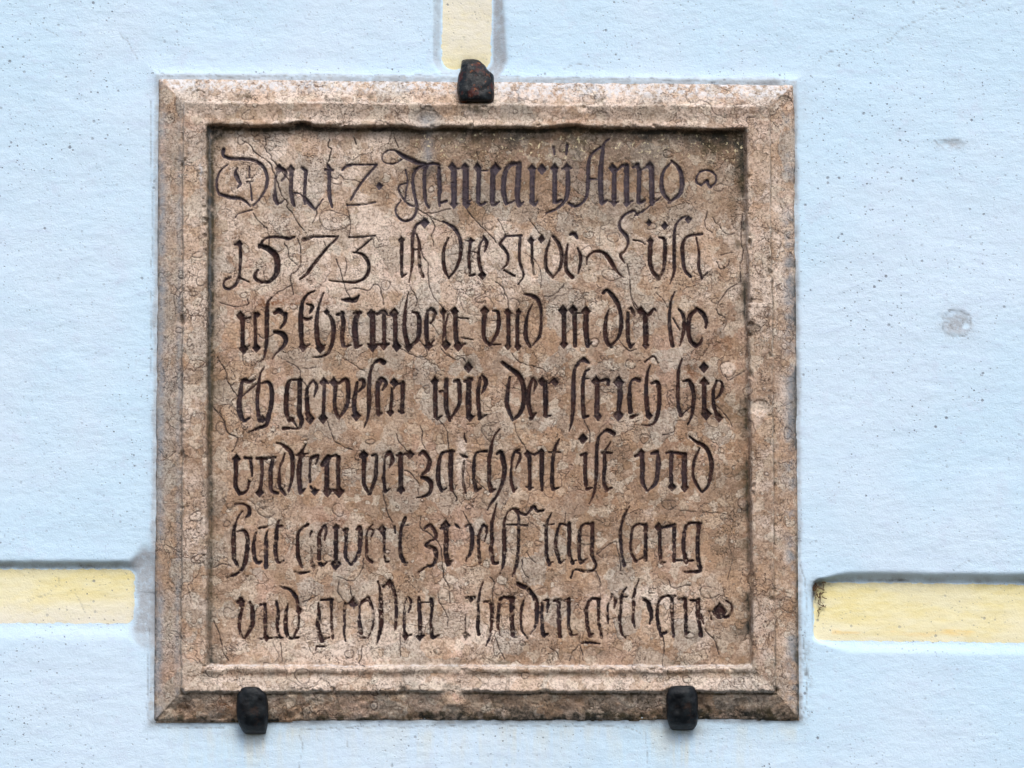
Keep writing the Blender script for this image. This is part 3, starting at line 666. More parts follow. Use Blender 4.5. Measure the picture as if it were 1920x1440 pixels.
    h -= rough_b*np.maximum(0, fbm(X, Y, 30, 3, 27)-.25)*9
    chips = np.maximum(0, fbm(X, Y, 26, 3, 25)-.30)*np.exp(-((tm-.5)/.07)**2)*26
    h -= chips
    h -= np.maximum(0, fbm(X, Y, 22, 3, 28)-.26)*np.exp(-((tm-.90)/.04)**2)*24
    # dimples, knocks, the re-filled break at the foot, the loose chip on the right
    for cx, cy, r, a in ((800, 226, 22, 4), (1068, 214, 18, -3), (1125, 222, 14, 3), (377, 330, 6, 3), (372, 178, 12, 6), (1425, 765, 16, 5), (1410, 620, 14, 4), (1472, 190, 14, 6), (345, 1330, 18, 4), (1395, 775, 10, 4)):
        rr = np.hypot(X-cx, (Y-cy)*1.25)/r
        h -= a*np.exp(-rr**4); h -= abs(a)*.3*np.exp(-((rr-1)/.12)**2)
    fill = np.exp(-(((X-(852+8*fbm(Y, Y*0, 20, 2, 61)))/19)**4))*sstep(1195, 1235, Y)*(1-sstep(1318, 1330, Y))
    h = h*(1-fill) + (26+fbm(X, Y, 25, 3, 62)*5)*fill
    def line_pts(*p): return [('S', *curve(p)[:2], np.full(len(curve(p)[0]), 1.0))]
    chip = np.clip(1-(((X-1422-(Y-1283)*.8)/11)**2+((Y-1283)/20)**2), 0, 1)
    h += 3.5*np.sqrt(chip)
    # pits
    pit = np.maximum(0, fbm(X, Y, 5, 2, 71)-.55)*7*sstep(-.2, .4, fbm(X, Y, 90, 2, 72))
    h -= pit
    # carve
    rag = fbm(X, Y, 4.5, 3, 81)
    Sr = S + rag*(.8+.7*sstep(900, 1050, Y))*sstep(-3, 0, S) - .1
    # the lower lines are flaked more
    flake = sstep(.2, .5, fbm(X, Y, 5.5, 3, 83))*(.25+.75*sstep(930, 1120, Y))
    h -= np.clip(Sr+1.0, 0, 5.0)*1.2*(1-.4*flake)
    h -= np.clip(1.2-np.abs(Sr+.2), 0, 1)*fbm(X, Y, 6, 2, 84)*1.0
    Kr = K + fbm(X, Y, 5, 2, 91)*.5
    h -= np.clip(Kr+.8, 0, 2.2)*.9
    ink = sstep(-.35, .75, Sr)*(1-.6*flake)
    for cx, cy, rx, ry, a in ((530, 340, 16, 26, .55), (510, 300, 10, 30, .3), (576, 440, 14, 10, .5), (785, 500, 8, 40, .45), (690, 380, 30, 8, .5),
                              (1240, 520, 10, 26, .3), (1010, 510, 30, 20, .45), (870, 1150, 14, 45, .6), (580, 1055, 10, 30, .55), (860, 1035, 14, 30, .75), (865, 880, 9, 40, .35)):
        ink *= 1-np.clip(blob(X, Y, cx, cy, rx, ry, a*1.25), 0, .95)*sstep(-.25, .3, fbm(X, Y, 6, 3, 85))
    wear = np.clip((1-sstep(400, 470, Y))*.9 + sstep(.1, .5, fbm(X, Y, 55, 2, 86))*.3, 0, 1)
    crack = np.maximum(np.clip(sstep(-.6, .4, Kr), 0, 1)*.95, sstep(-.8, .5, KR+fbm(X, Y, 6, 2, 92)*.5)*.75); h -= sstep(-.8, .5, KR)*.8; h += np.clip(ringin, 0, 1)*.7
    # random hair cracks: zero lines of warped noise
    for sd_, sz, wd, lim in ((101, 150, .012, .1), (111, 95, .016, .28)):
        q = fbm(X+fbm(X, Y, 30, 3, sd_+1)*14, Y+fbm(X, Y, 30, 3, sd_+2)*14, sz, 3, sd_)
        gx = np.gradient(q, axis=1); gy = np.gradient(q, axis=0); gm = np.sqrt(gx*gx+gy*gy)+1e-4
        ln = (1-np.clip(np.abs(q)/gm/.95, 0, 1))*sstep(lim, lim+.2, fbm(X, Y, 110, 2, sd_+3))
        crack = np.maximum(crack, ln*.8); h -= ln*.9
    # soot and algae; some moulding and edge shade is put into the colour too
    n1 = fbm(X, Y, 45, 5, 131); n2 = fbm(X, Y, 12, 4, 132)
    inside = sstep(.97, 1.0, tm)
    dirt_shade = np.zeros(X.shape)
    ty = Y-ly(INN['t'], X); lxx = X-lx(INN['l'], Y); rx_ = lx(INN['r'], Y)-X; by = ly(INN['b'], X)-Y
    dirt_shade += np.exp(-((tm-.0)/.035)**2)*sstep(-.15, .35, n2+.6*n1)*.75
    dirt_shade += inside*np.exp(-np.maximum(ty, 0)/12)*.42*sstep(-.7, .3, n1+.25)  # soot plus the top moulding's shadow on the panel, painted in
    dirt_shade += inside*np.exp(-np.maximum(ty, 0)/60)*sstep(740, 830, X)*(.26+.25*n1)
    dirt_shade += inside*sstep(0, 10, ty)*(1-sstep(120, 190, ty))*sstep(740, 830, X)*.20
    dirt_shade += inside*np.exp(-np.maximum(lxx, 0)/10)*.85*(1-sstep(500, 1000, Y)*.65)
    dirt_shade += inside*np.exp(-np.maximum(rx_, 0)/16)*sstep(-.25, .35, n1+.12)*.75
    dirt_shade += inside*np.exp(-np.maximum(by, 0)/8)*sstep(-.2, .4, n1)*.6
    dirt_shade += (side == 2)*np.exp(-((tm-.965)/.028)**2)*1.2
    dirt_shade += (side == 0)*np.exp(-((tm-.97)/.045)**2)*(1.25-.6*sstep(600, 1000, Y))
    dirt_shade += (side == 1)*np.exp(-((tm-.965)/.045)**2)*sstep(-.4, .2, n1)*.55
    bot = (side == 3)
    dirt_shade += bot*(tm < .47)*(.02+.30*sstep(860, 900, X)+.7*np.maximum(n1, 0))*sstep(-.5, .2, n2+.2)
    dirt_shade += bot*np.exp(-((tm-.05)/.09)**2)*(.2+.65*sstep(-.1, .35, n2))
    dirt_shade += bot*np.exp(-((tm-.455)/.02)**2)*.7
    dirt_shade += bot*np.exp(-((tm-.80)/.045)**2)*sstep(-.2, .3, n1+.1+.2*sstep(860, 880, X))*.6
    dirt_shade += (side == 1)*np.exp(-((tm-.03)/.04)**2)*sstep(850, 1100, Y)*.7  # contact shadow down the right edge, put into the colour
    dirt_shade += (side == 1)*(1-sstep(.08, .26, tm))*sstep(.0, .35, n1+.1*sstep(500, 900, Y))*.75
    dirt_shade += (side == 1)*np.exp(-((tm-.475)/.018)**2)*sstep(-.3, .3, n1+.1)*.6
    dirt_shade += (side == 0)*np.exp(-((tm-.475)/.022)**2)*sstep(-.3, .3, n1+.1)*.55
    dirt_shade += (side == 0)*(tm < .45)*(.15+.15*n1)
    dirt_shade += (side == 2)*np.exp(-((tm-.38)/.10)**2)*sstep(.15, .5, n2+.3*n1)*.65
    for cx, cy, rx, ry, a in ((472, 1330, 48, 36, .5), (1280, 1330, 55, 36, .6), (1440, 1338, 60, 14, .7), (1130, 1340, 50, 12, .6), (820, 1336, 50, 9, .7), (345, 1330, 26, 10, .6), (893, 205, 34, 13, 1.0), (560, 236, 26, 8, .9), (1410, 625, 18, 22, .6), (1345, 262, 24, 34, .55),
                              (405, 250, 24, 20, .8), (1385, 455, 10, 18, .6), (1390, 520, 9, 14, .6), (700, 600, 60, 14, .15), (1380, 1180, 22, 24, .35), (1310, 1190, 30, 26, .3),
                              (770, 340, 30, 60, .35), (700, 330, 26, 40, .25), (385, 180, 14, 14, .45), (740, 1290, 60, 10, .4), (1070, 1225, 40, 14, .3), (1120, 1222, 20, 12, .4), (1010, 205, 80, 24, .18), (620, 225, 80, 16, .12),
                              (480, 660, 40, 30, .12), (1290, 690, 26, 16, .45), (880, 680, 12, 12, .7), (1240, 700, 14, 14, .4)):
        dirt_shade += blob(X, Y, cx, cy, rx, ry, a)*sstep(-.6, .3, n2+.15)
    dirt_shade += np.maximum(0, n1-.22)*.5*inside
    dirt_shade = np.clip(dirt_shade*(1-fill*.85), 0, .97)
    warm = sstep(560, 740, Y)*.55 + .25*n1 + blob(X, Y, 1150, 720, 260, 200, .5) + blob(X, Y, 760, 1000, 90, 160, .4) + blob(X, Y, 1000, 330, 300, 70, .5)
    warm -= blob(X, Y, 560, 300, 90, 60, .9)+blob(X, Y, 640, 470, 160, 90, .5)+blob(X, Y, 900, 480, 120, 70, .6)+blob(X, Y, 640, 1215, 190, 28, 1.0)+blob(X, Y, 900, 1190, 90, 60, .5)+blob(X, Y, 1250, 1130, 120, 60, .4)
    warm -= blob(X, Y, 700, 1180, 330, 90, .9)+blob(X, Y, 560, 300, 160, 60, .5)+blob(X, Y, 850, 500, 200, 60, .5)+blob(X, Y, 520, 760, 110, 90, .45)+blob(X, Y, 560, 980, 130, 70, .4)+blob(X, Y, 1230, 1140, 150, 90, .6)-blob(X, Y, 1150, 330, 260, 70, .6)-blob(X, Y, 1230, 1000, 160, 90, .4)
    warm = np.clip(warm*1.25, -1.5, 1.3)
    pale = (side == 2)*np.exp(-((tm-.30)/.16)**2)*.75*sstep(-.7, .2, n1+.2) + (side == 2)*np.exp(-((tm-.5)/.022)**2)*.9  # upward-facing top bevel and fillet: their brightness is painted into the colour
    pale += bot*np.exp(-((tm-.62)/.10)**2)*1.1 + bot*np.exp(-((tm-.93)/.04)**2)*1.1 + np.sqrt(chip)*.9  # painted highlights on the foot's roll and inner ledge; pale loose chip
    for cx, cy, rx, ry, a in ((520, 290, 34, 34, .9), (590, 335, 26, 44, .9), (625, 415, 34, 26, 1), (560, 300, 16, 60, .5), (865, 860, 13, 62, .95), (575, 1095, 26, 22, .5), (640, 1215, 180, 22, .8), (860, 1090, 40, 22, .7), (1240, 1110, 30, 40, .4), (650, 1160, 40, 60, .3),
                              (530, 735, 12, 16, .7), (455, 695, 30, 22, .5), (465, 775, 12, 40, .5), (840, 560, 60, 60, .35), (1320, 1080, 40, 26, .5), (1180, 790, 14, 22, .5), (640, 970, 14, 12, .8), (1365, 686, 18, 14, .6), (1225, 960, 26, 14, .6), (1422, 768, 18, 14, .9), (700, 1095, 60, 22, .5)):
        pale += blob(X, Y, cx, cy, rx, ry, a)*sstep(-.9, .1, n2+.3)
    pale += frame*(.42+.5*n1)+ringin*.75
    pale = np.clip(pale, 0, 1)
    rust = np.zeros(X.shape)
    for cx, cy, rx, ry, a in ((1295, 690, 26, 20, .9), (1275, 850, 22, 34, .7), (1240, 590, 20, 30, .5), (880, 820, 50, 8, .0), (540, 568, 120, 7, .8), (730, 700, 60, 18, .45), (425, 1320, 26, 22, .8), (345, 1328, 24, 8, .7),
                              (620, 980, 40, 16, .6), (540, 1030, 30, 8, .3), (700, 850, 40, 20, .4), (500, 560, 60, 12, .5), (590, 560, 30, 20, .4), (830, 1000, 40, 40, .3), (1360, 650, 30, 60, .45), (1110, 930, 60, 14, .5),
                              (560, 240, 90, 7, .5), (760, 180, 60, 10, .4), (1000, 178, 70, 8, .4), (1380, 185, 60, 8, .5), (1400, 900, 10, 200, .5), (1110, 1130, 60, 20, .5), (320, 210, 16, 30, .4), (1010, 230, 200, 5, .4), (560, 1265, 200, 4, .5), (1000, 1268, 200, 5, .55), (640, 1340, 200, 8, .4), (450, 500, 30, 16, .3), (1290, 890, 30, 30, .3), (760, 920, 50, 14, .4)):
        if a: rust += blob(X, Y, cx, cy, rx, ry, a)*sstep(-.5, .35, n1+.15)
    rust = np.clip(rust*1.1, 0, .9)
    pink = fill*.55+blob(X, Y, 862, 1060, 26, 200, .55)*sstep(-.6, .3, n1+.2)
    for cx, cy, rx, ry, a in ((575, 640, 0.1, 0.1, 0), (487, 1090, 12, 60, .5), (505, 1115, 16, 34, .8), (528, 1190, 10, 30, .7), (330, 1270, 34, 40, .5), (1430, 1230, 14, 70, .55), (1010, 1150, 26, 22, .6), (1120, 1130, 40, 22, .5), (445, 680, 40, 10, .5),
                              (560, 555, 60, 16, .5), (520, 790, 20, 30, .35), (600, 300, 24, 34, .35), (760, 430, 24, 20, .5), (735, 510, 20, 14, .55), (1380, 700, 24, 30, .45), (540, 1030, 20, 40, .4), (470, 1020, 24, 30, .5), (1420, 420, 12, 60, .4), (425, 1290, 60, 14, .5)):
        if a: pink += blob(X, Y, cx, cy, rx, ry, a)*sstep(-.9, .1, n1+.3)
    pink = np.clip(pink, 0, .85)
    grey = (side == 1)*np.exp(-((tm-.14)/.12)**2)*.6*sstep(-.3, .45, n1+.6*n2+.1) + (side == 0)*(np.exp(-((tm-.08)/.08)**2)*.75+np.exp(-((tm-.42)/.05)**2)*.4)*sstep(-.5, .4, n1+.2)
    grey += (side == 0)*np.exp(-((tm-.97)/.02)**2)*.3*(1-sstep(500, 900, Y)) + blob(X, Y, 800, 226, 24, 16, .6)+blob(X, Y, 372, 178, 8, 8, .0)+blob(X, Y, 803, 280, 12, 40, .55)
    grey = np.clip(grey, 0, .85)
    white = (side == 2)*(1-sstep(.10, .36, tm))*1.2 + (side == 2)*(1-sstep(.3, .48, tm))*.4*sstep(900, 950, X)
    white += blob(X, Y, 377, 320, 4, 34, .9)+(side == 3)*np.exp(-((tm-.955)/.02)**2)*.8  # lit inner ledge of the foot painted white
    white = np.clip(white, 0, 1)
    speck = inside*sstep(0, 6, ty)*(1-sstep(25, 70, ty))*sstep(760, 800, X)*.95 + (side == 2)*np.exp(-((tm-1.02)/.02)**2)*.6
    attrs = dict(ink=ink, wear=wear, crack=crack, dirt_shade=dirt_shade, warm=warm, pale=pale, pink=pink, grey=grey, white=white, speck=np.clip(speck, 0, 1), rust=rust)
    # skirt so that the slab goes into the wall
    padv = lambda a: np.pad(a, 1, mode='edge')
    X, Y, h = padv(X), padv(Y), padv(h); attrs = {k: padv(a) for k, a in attrs.items()}
    h[0, :] = h[-1, :] = h[:, 0] = h[:, -1] = -14
    Sr, ID, side, frame = padv(Sr), padv(ID), padv(side), padv(frame)
    # the slab stands in front of the wall: its real size is a little smaller than its picture on the wall plane
    k = 1-24*PX/D
    co = P(X, Y, h); co[..., 0] *= k; co[..., 2] = (co[..., 2]+DROP)*k-DROP
    root = empty('stone_tablet', (0, 0, Z0), label='square reddish stone tablet with carved gothic inscription set in a pale blue wall', category='stone tablet')
    f4 = lambda a: (a[:-1, :-1], a[1:, :-1], a[1:, 1:], a[:-1, 1:])
    q = f4(Sr); face_s = (q[0]+q[1]+q[2]+q[3])/4
    is_letter = face_s > -.25
    fid = np.max(np.stack(f4(ID)), 0)
    is_frame = frame[:-1, :-1] & ~is_letter
    base_attrs = {k_: v_ for k_, v_ in attrs.items() if k_ not in ('ink', 'wear')}
    panel = grid_part('inscribed_panel', co, ~is_frame & ~is_letter, base_attrs, root, M_stone)
    for s_ in range(4):
        grid_part('moulding', co, is_frame & (side[:-1, :-1] == s_), base_attrs, root, M_stone)
    order = np.argsort(np.where(is_letter, fid, -1).ravel(), kind='stable')
    names = {'point': 'carved_point', 'ornament': 'carved_ornament'}
    fi = np.where(is_letter, fid, -1)
    for li, (nm, st) in enumerate(letters):
        xs = np.concatenate([s[1] for s in st]); ys = np.concatenate([s[2] for s in st])
        i0, j0 = idx(xs.min(), ys.min()); i1, j1 = idx(xs.max(), ys.max())
        a0, a1 = max(0, int(min(i0, i1))-14), int(max(i0, i1))+16
        b0, b1 = max(0, int(min(j0, j1))-14), int(max(j0, j1))+16
        sub = fi[b0:b1, a0:a1] == li
        at = {k_: v_[b0:b1+1, a0:a1+1] for k_, v_ in attrs.items()}
        o = grid_part(names.get(nm, 'carved_digit' if nm.isdigit() else 'carved_letter'), co[b0:b1+1, a0:a1+1], sub, at, panel, M_letter)
    return root

# ---------------------------------------------------------------- the plastered wall
def build_wall():
    def axis(a0, a1, step, far, n):
        mid = np.arange(a0, a1+.01, step)
        g = np.geomspace(step, far, n); g = np.cumsum(g)
        return np.concatenate([(a0-g)[::-1], mid, a1+g])
    xs = axis(-10, 1930, 2.9, 420, 34); ys = axis(-10, 1450, 2.9, 420, 34)
    X, Y = np.meshgrid(xs, ys)
    near = (X > -80) & (X < 2000) & (Y > -80) & (Y < 1520)
    # recessed joints; signed distance to a rounded slot, positive inside
    def slot(x0, x1, y0, y1, r):
        cx, cy = (x0+x1)/2, (y0+y1)/2; hx, hy = (x1-x0)/2-r, (y1-y0)/2-r
        qx, qy = np.abs(X-cx)-hx, np.abs(Y-cy)-hy
        return r-(np.hypot(np.maximum(qx, 0), np.maximum(qy, 0))+np.minimum(np.maximum(qx, qy), 0))
    wv = fbm(X, Y, 120, 3, 201)*3.0+fbm(X, Y, 22, 3, 202)*1.6
    dl = slot(-6000, 251, 1066, 1168, 16)
    Yr = Y; Y = Y-(X-1530)*.012
    dr = slot(1527, 8000, 1090, 1200, 13); Y = Yr
    Xr = X; X = X-np.where(Y > 40, 0, 0)+sstep(0, 100, Y)*2
    dv = slot(830, 922-6*0, -6000, 126, 20); X = Xr
    # widening slopes, in pixels: soft above, wide on the right of the upright joint
    def floorness(d, soft): return sstep(-soft, 0, d)
    soft_l = np.where(Y < 1110, 17, 34) + 48*sstep(238, 275, X)
    soft_r = np.where(Y < 1140, 22, 26); soft_r = 6+(soft_r-6)*sstep(1528, 1600, X)
    soft_v = np.where(X > 880, 30+.10*np.clip(Y, 0, 110), 22)
    fl = floorness(dl+wv*.4, soft_l); fr = floorness(dr+wv*.4, soft_r); fv = floorness(dv+wv*.5, soft_v)
    f = np.maximum(np.maximum(fl, fr), fv)
    h = -13*fl*(1-.5*sstep(1075, 1180, Y)) - 17*fr*(1-.55*sstep(1100, 1215, Y-(X-1530)*.012)) - 15*fv
    # bulge of the blocks beside joints
    # rim fillet of mortar round the stone
    t = side_t(X, Y); tm = np.min(t, 0)
    dout = -np.min(np.stack([t[0]*104, t[1]*99, t[2]*100, t[3]*110]), 0)     # distance outside the stone edge
    edge = fbm(X, Y, 55, 4, 211)*5+fbm(X, Y, 9, 3, 212)*1.6
    coll = np.exp(-np.maximum(dout-2, 0)/9.0)*sstep(-26, -6, dout+edge*.6)
    top_side = sstep(30, -6, Y-143-(X-296)*.009)
    coll = coll*(1-.9*(X < 320)*sstep(1030, 1060, Y)*(1-sstep(1185, 1210, Y)))
    h += coll*(3.5+edge*.25 + 2.5*top_side)
    # the plaster sags inside of the recess beside the stone
    h += fbm(X, Y, 420, 3, 203)*5*near + fbm(X, Y*1.6, 70, 4, 204)*.8 + fbm(X*.6, Y*1.4, 14, 3, 205)*.28 + fbm(X, Y, 6, 2, 206)*.22
    for cx, cy, rx, ry, a in ((1793, 603, 27, 22, 1.6), (1782, 270, 24, 8, 1.5)):
        rr = np.hypot((X-cx)/rx, (Y-cy)/ry)+fbm(X, Y, 14, 3, 221)*.25
        h -= a*np.exp(-rr**4); h += .8*np.exp(-((rr-1)/.15)**2)
    # keep the plaster under the stone well below it
    h = np.where(dout < -26, -6, h)
    crack = np.zeros(X.shape); K = np.full(X.shape, -9.0)
    def crackline(w_, *pts, jit=2.0):
        x, y, u = curve(pts, 1.5); x = x+fbm(x, y, 16, 3, 231)*jit; y = y+fbm(x, y, 16, 3, 232)*jit*1.5
        r = w_*(.7+.6*fbm(x, y, 25, 2, 233))
        for a, b, c in zip(x, y, r):
            i = np.searchsorted(xs, a); j = np.searchsorted(ys, b)
            i0, i1, j0, j1 = max(i-3, 0), i+4, max(j-3, 0), j+4
            d = c-np.hypot(X[j0:j1, i0:i1]-a, Y[j0:j1, i0:i1]-b); W = K[j0:j1, i0:i1]; m = d > W; W[m] = d[m]
    crackline(.55, 302, 141, 340, 146, 400, 142, 470, 145, 560, 141, 640, 142, 760, 145, 845, 136, jit=3)
    crackline(.5, 935, 140, 1040, 147, 1120, 148, 1250, 152, 1340, 155, 1400, 158, 1480, 152, jit=3)
    crackline(.4, 560, 1370, 700, 1362, 850, 1364, 1000, 1360, 1150, 1362, 1200, 1372, jit=3)
    crackline(.3, 1900, -10, 1760, 20, 1700, 50, 1640, 90, 1560, 96, 1520, 130, jit=5)
    crackline(.7, 1503, 1060, 1512, 1130, 1508, 1200, 1514, 1280, 1506, 1350, jit=4)
    crackline(.3, 284, 190, 282, 300, 286, 420, 283, 560, 284, 700, jit=3)
    crackline(.35, 280, 1180, 277, 1260, 278, 1340, 300, 1362, 420, 1366, jit=3)
    crackline(.25, 50, 1128, 90, 1110, 105, 1095, 110, 1080, jit=3)
    crackline(.25, 140, 1110, 150, 1130, 160, 1148, jit=3)
    crackline(.55, *[c for a in np.linspace(0, 6.2, 14) for c in (1793+28*math.cos(a), 606+24*math.sin(a))], jit=5)
    crackline(.4, 1768, 602, 1780, 606, 1786, 616, 1800, 614, 1808, 600, 1818, 606, jit=3)
    crackline(.4, *[c for a in np.linspace(0, 5.6, 12) for c in (1782+28*math.cos(a), 270+8*math.sin(a))], jit=4)
    crackline(.25, 560, 1375, 566, 1400, 560, 1450, jit=3); crackline(.25, 655, 1372, 652, 1400, jit=3); crackline(.25, 1210, 1375, 1216, 1450, jit=3)
    crackline(.25, 78, 52, 110, 66, jit=2); crackline(.2, 225, 60, 260, 110, jit=3); crackline(.25, 1055, 128, 1100, 122, 1130, 130, jit=3)
    crackline(.3, 1785, 1070, 1800, 1060, 1820, 1050, jit=1)
    crack = sstep(-1.4, .8, K)*.75
    h -= sstep(-1.5, 1, K)*1.0
    n1 = fbm(X, Y, 40, 4, 241); n2 = fbm(X, Y, 12, 3, 242)
    dirt_shade = blob(X, Y, 145, 1061, 26, 4, .85)*sstep(-.3, .3, n2)+blob(X, Y, 1528, 1108, 12, 22, .95)*sstep(-.6, .2, n2+.1)+blob(X, Y, 1537, 1093, 22, 7, .6)
    dirt_shade += blob(X, Y, 1690, 1086, 70, 3, .5)*sstep(-.2, .3, n2)+blob(X, Y, 935, 95, 13, 20, .35)*sstep(-.4, .3, n2)+blob(X, Y, 942, 113, 6, 4, .9)
    dirt_shade += blob(X, Y, 880, 112, 40, 16, .3)+blob(X, Y, 472, 1378, 40, 8, .35)+blob(X, Y, 1290, 1372, 45, 10, .45)
    yr_ = Y-(X-1530)*.012
    dirt_shade += (X > 1530)*np.exp(-((yr_-1084)/7)**2)*(.16+.45*n1)*sstep(-.5, .3, n2+.3)+(X > 1530)*np.exp(-((yr_-1093)/9)**2)*.18
    dirt_shade += (X < 262)*np.exp(-((Y-1060)/6)**2)*(.30+.3*n1)+(X < 262)*np.exp(-((Y-1067)/8)**2)*.15
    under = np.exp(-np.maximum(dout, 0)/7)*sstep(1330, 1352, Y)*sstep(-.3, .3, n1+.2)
    dirt_shade += under*.45 + np.exp(-np.maximum(dout, 0)/3.5)*sstep(-.25, .4, n1+.1)*.6*sstep(1400, 1440, X)  # right of the stone: its contact shadow, painted on the plaster
    dirt_shade += np.exp(-((dout-12)/10)**2)*sstep(1490, 1500, X)*sstep(1180, 1240, Y)*(1-sstep(1330, 1360, Y))*sstep(.1, .4, n2)*.6
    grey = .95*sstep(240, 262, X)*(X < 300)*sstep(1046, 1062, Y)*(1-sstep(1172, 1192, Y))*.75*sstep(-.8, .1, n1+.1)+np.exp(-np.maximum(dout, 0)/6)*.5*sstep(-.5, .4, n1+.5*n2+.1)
    grey += fl*(1-fl)*4*np.where(Y < 1110, .55, .0)*(.75+.5*n1)+(sstep(.03, .3, fl)*(1-sstep(.8, 1, fl)))*sstep(235, 262, X)*.55  # left joint: shade of its upper slope put into the colour
    grey += fr*(1-fr)*4*np.where(Y < 1140, .35, .0)*(.75+.5*n1)+(sstep(.03, .3, fv)*(1-sstep(.9, 1, fv)))*np.where(X > 880, .95, .5)  # right joint: upper slope shade painted grey; upright joint has grey sides
    for cx, cy, rx, ry, a in ((1793, 608, 32, 26, 1.3), (1782, 270, 30, 11, .9), (70, 870, 0.1, 0.1, 0), (300, 1040, 20, 60, .4), (1510, 200, 10, 60, .2)):
        if a: grey += blob(X, Y, cx, cy, rx, ry, a)*sstep(-.5, .3, n2+.1)
    pale = sstep(0, 80, 150-Y)*sstep(830-80, 860, X)*(X < 960)*.85 + (1-sstep(0, 22, np.where(X < 400, 1168-Y, 9e3)))*0 + sstep(1110, 1165, Y)*(X < 300)*.35+sstep(1130, 1195, Y)*(X > 1500)*.2
    warm = (X > 1560)*np.exp(-((Y-1176-(X-1530)*.012)/15)**2)*.9
    och = np.maximum(np.maximum(dl, dr), np.where(Y < 140, dv, -9))+fbm(X, Y, 7, 2, 251)*2.2
    pale = pale+sstep(1085, 1165, Y)*(X < 300)*.45
    drip = sstep(1345, 1375, Y)*sstep(280, 320, X)*sstep(1520, 1480, X)*(.32+.35*n1)*np.exp(-np.maximum(Y-1375, 0)/70)+blob(X, Y, 472, 1400, 34, 40, .4)+blob(X, Y, 1280, 1400, 34, 40, .4)
    attrs = dict(drip=np.clip(drip, 0, .8), ochre=sstep(-2.5, 2.5, och), mortar=1-sstep(2, 9, dout-edge*.9), dirt_shade=np.clip(dirt_shade, 0, .95), grey=np.clip(grey, 0, .9), crack=crack, pale=np.clip(pale, 0, 1), warm=warm)
    co = P(X, Y, h)
    root = empty('rendered_wall', (0, 0, Z0), label='pale blue plastered wall with recessed yellow joints around the tablet', category='wall')
    c4 = lambda a: (a[:-1, :-1]+a[1:, :-1]+a[1:, 1:]+a[:-1, 1:])/4
    jit = c4(fbm(X, Y, 7, 2, 251))*2.2
    DL, DR, DV, DO = c4(dl)+jit, c4(dr)+jit, c4(dv)+jit, c4(dout)
    xc, yc, ec = c4(X), c4(Y), c4(edge)
    keep = DO > -40
    jl = (DL > -1) & keep; jr = (DR > -1) & keep; jv = (DV > -1) & keep & (yc < 122) & (DO > 20)
    col_ = keep & (DO < 9+ec*.9) & ~jl & ~jr & ~jv
    rest = keep & ~jl & ~jr & ~jv & ~col_
    low = yc > np.where(xc < 900, 1117, 1144)
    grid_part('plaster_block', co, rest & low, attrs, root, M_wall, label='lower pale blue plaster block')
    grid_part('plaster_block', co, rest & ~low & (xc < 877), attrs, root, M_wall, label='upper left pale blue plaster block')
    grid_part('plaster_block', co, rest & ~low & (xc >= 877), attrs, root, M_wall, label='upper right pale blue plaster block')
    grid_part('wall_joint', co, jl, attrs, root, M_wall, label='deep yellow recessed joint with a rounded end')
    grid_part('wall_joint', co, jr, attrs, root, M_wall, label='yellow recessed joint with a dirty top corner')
    grid_part('wall_joint', co, jv, attrs, root, M_wall, label='cream upright recessed joint')
    grid_part('mortar_seam', co, col_, attrs, root, M_wall)
    return root

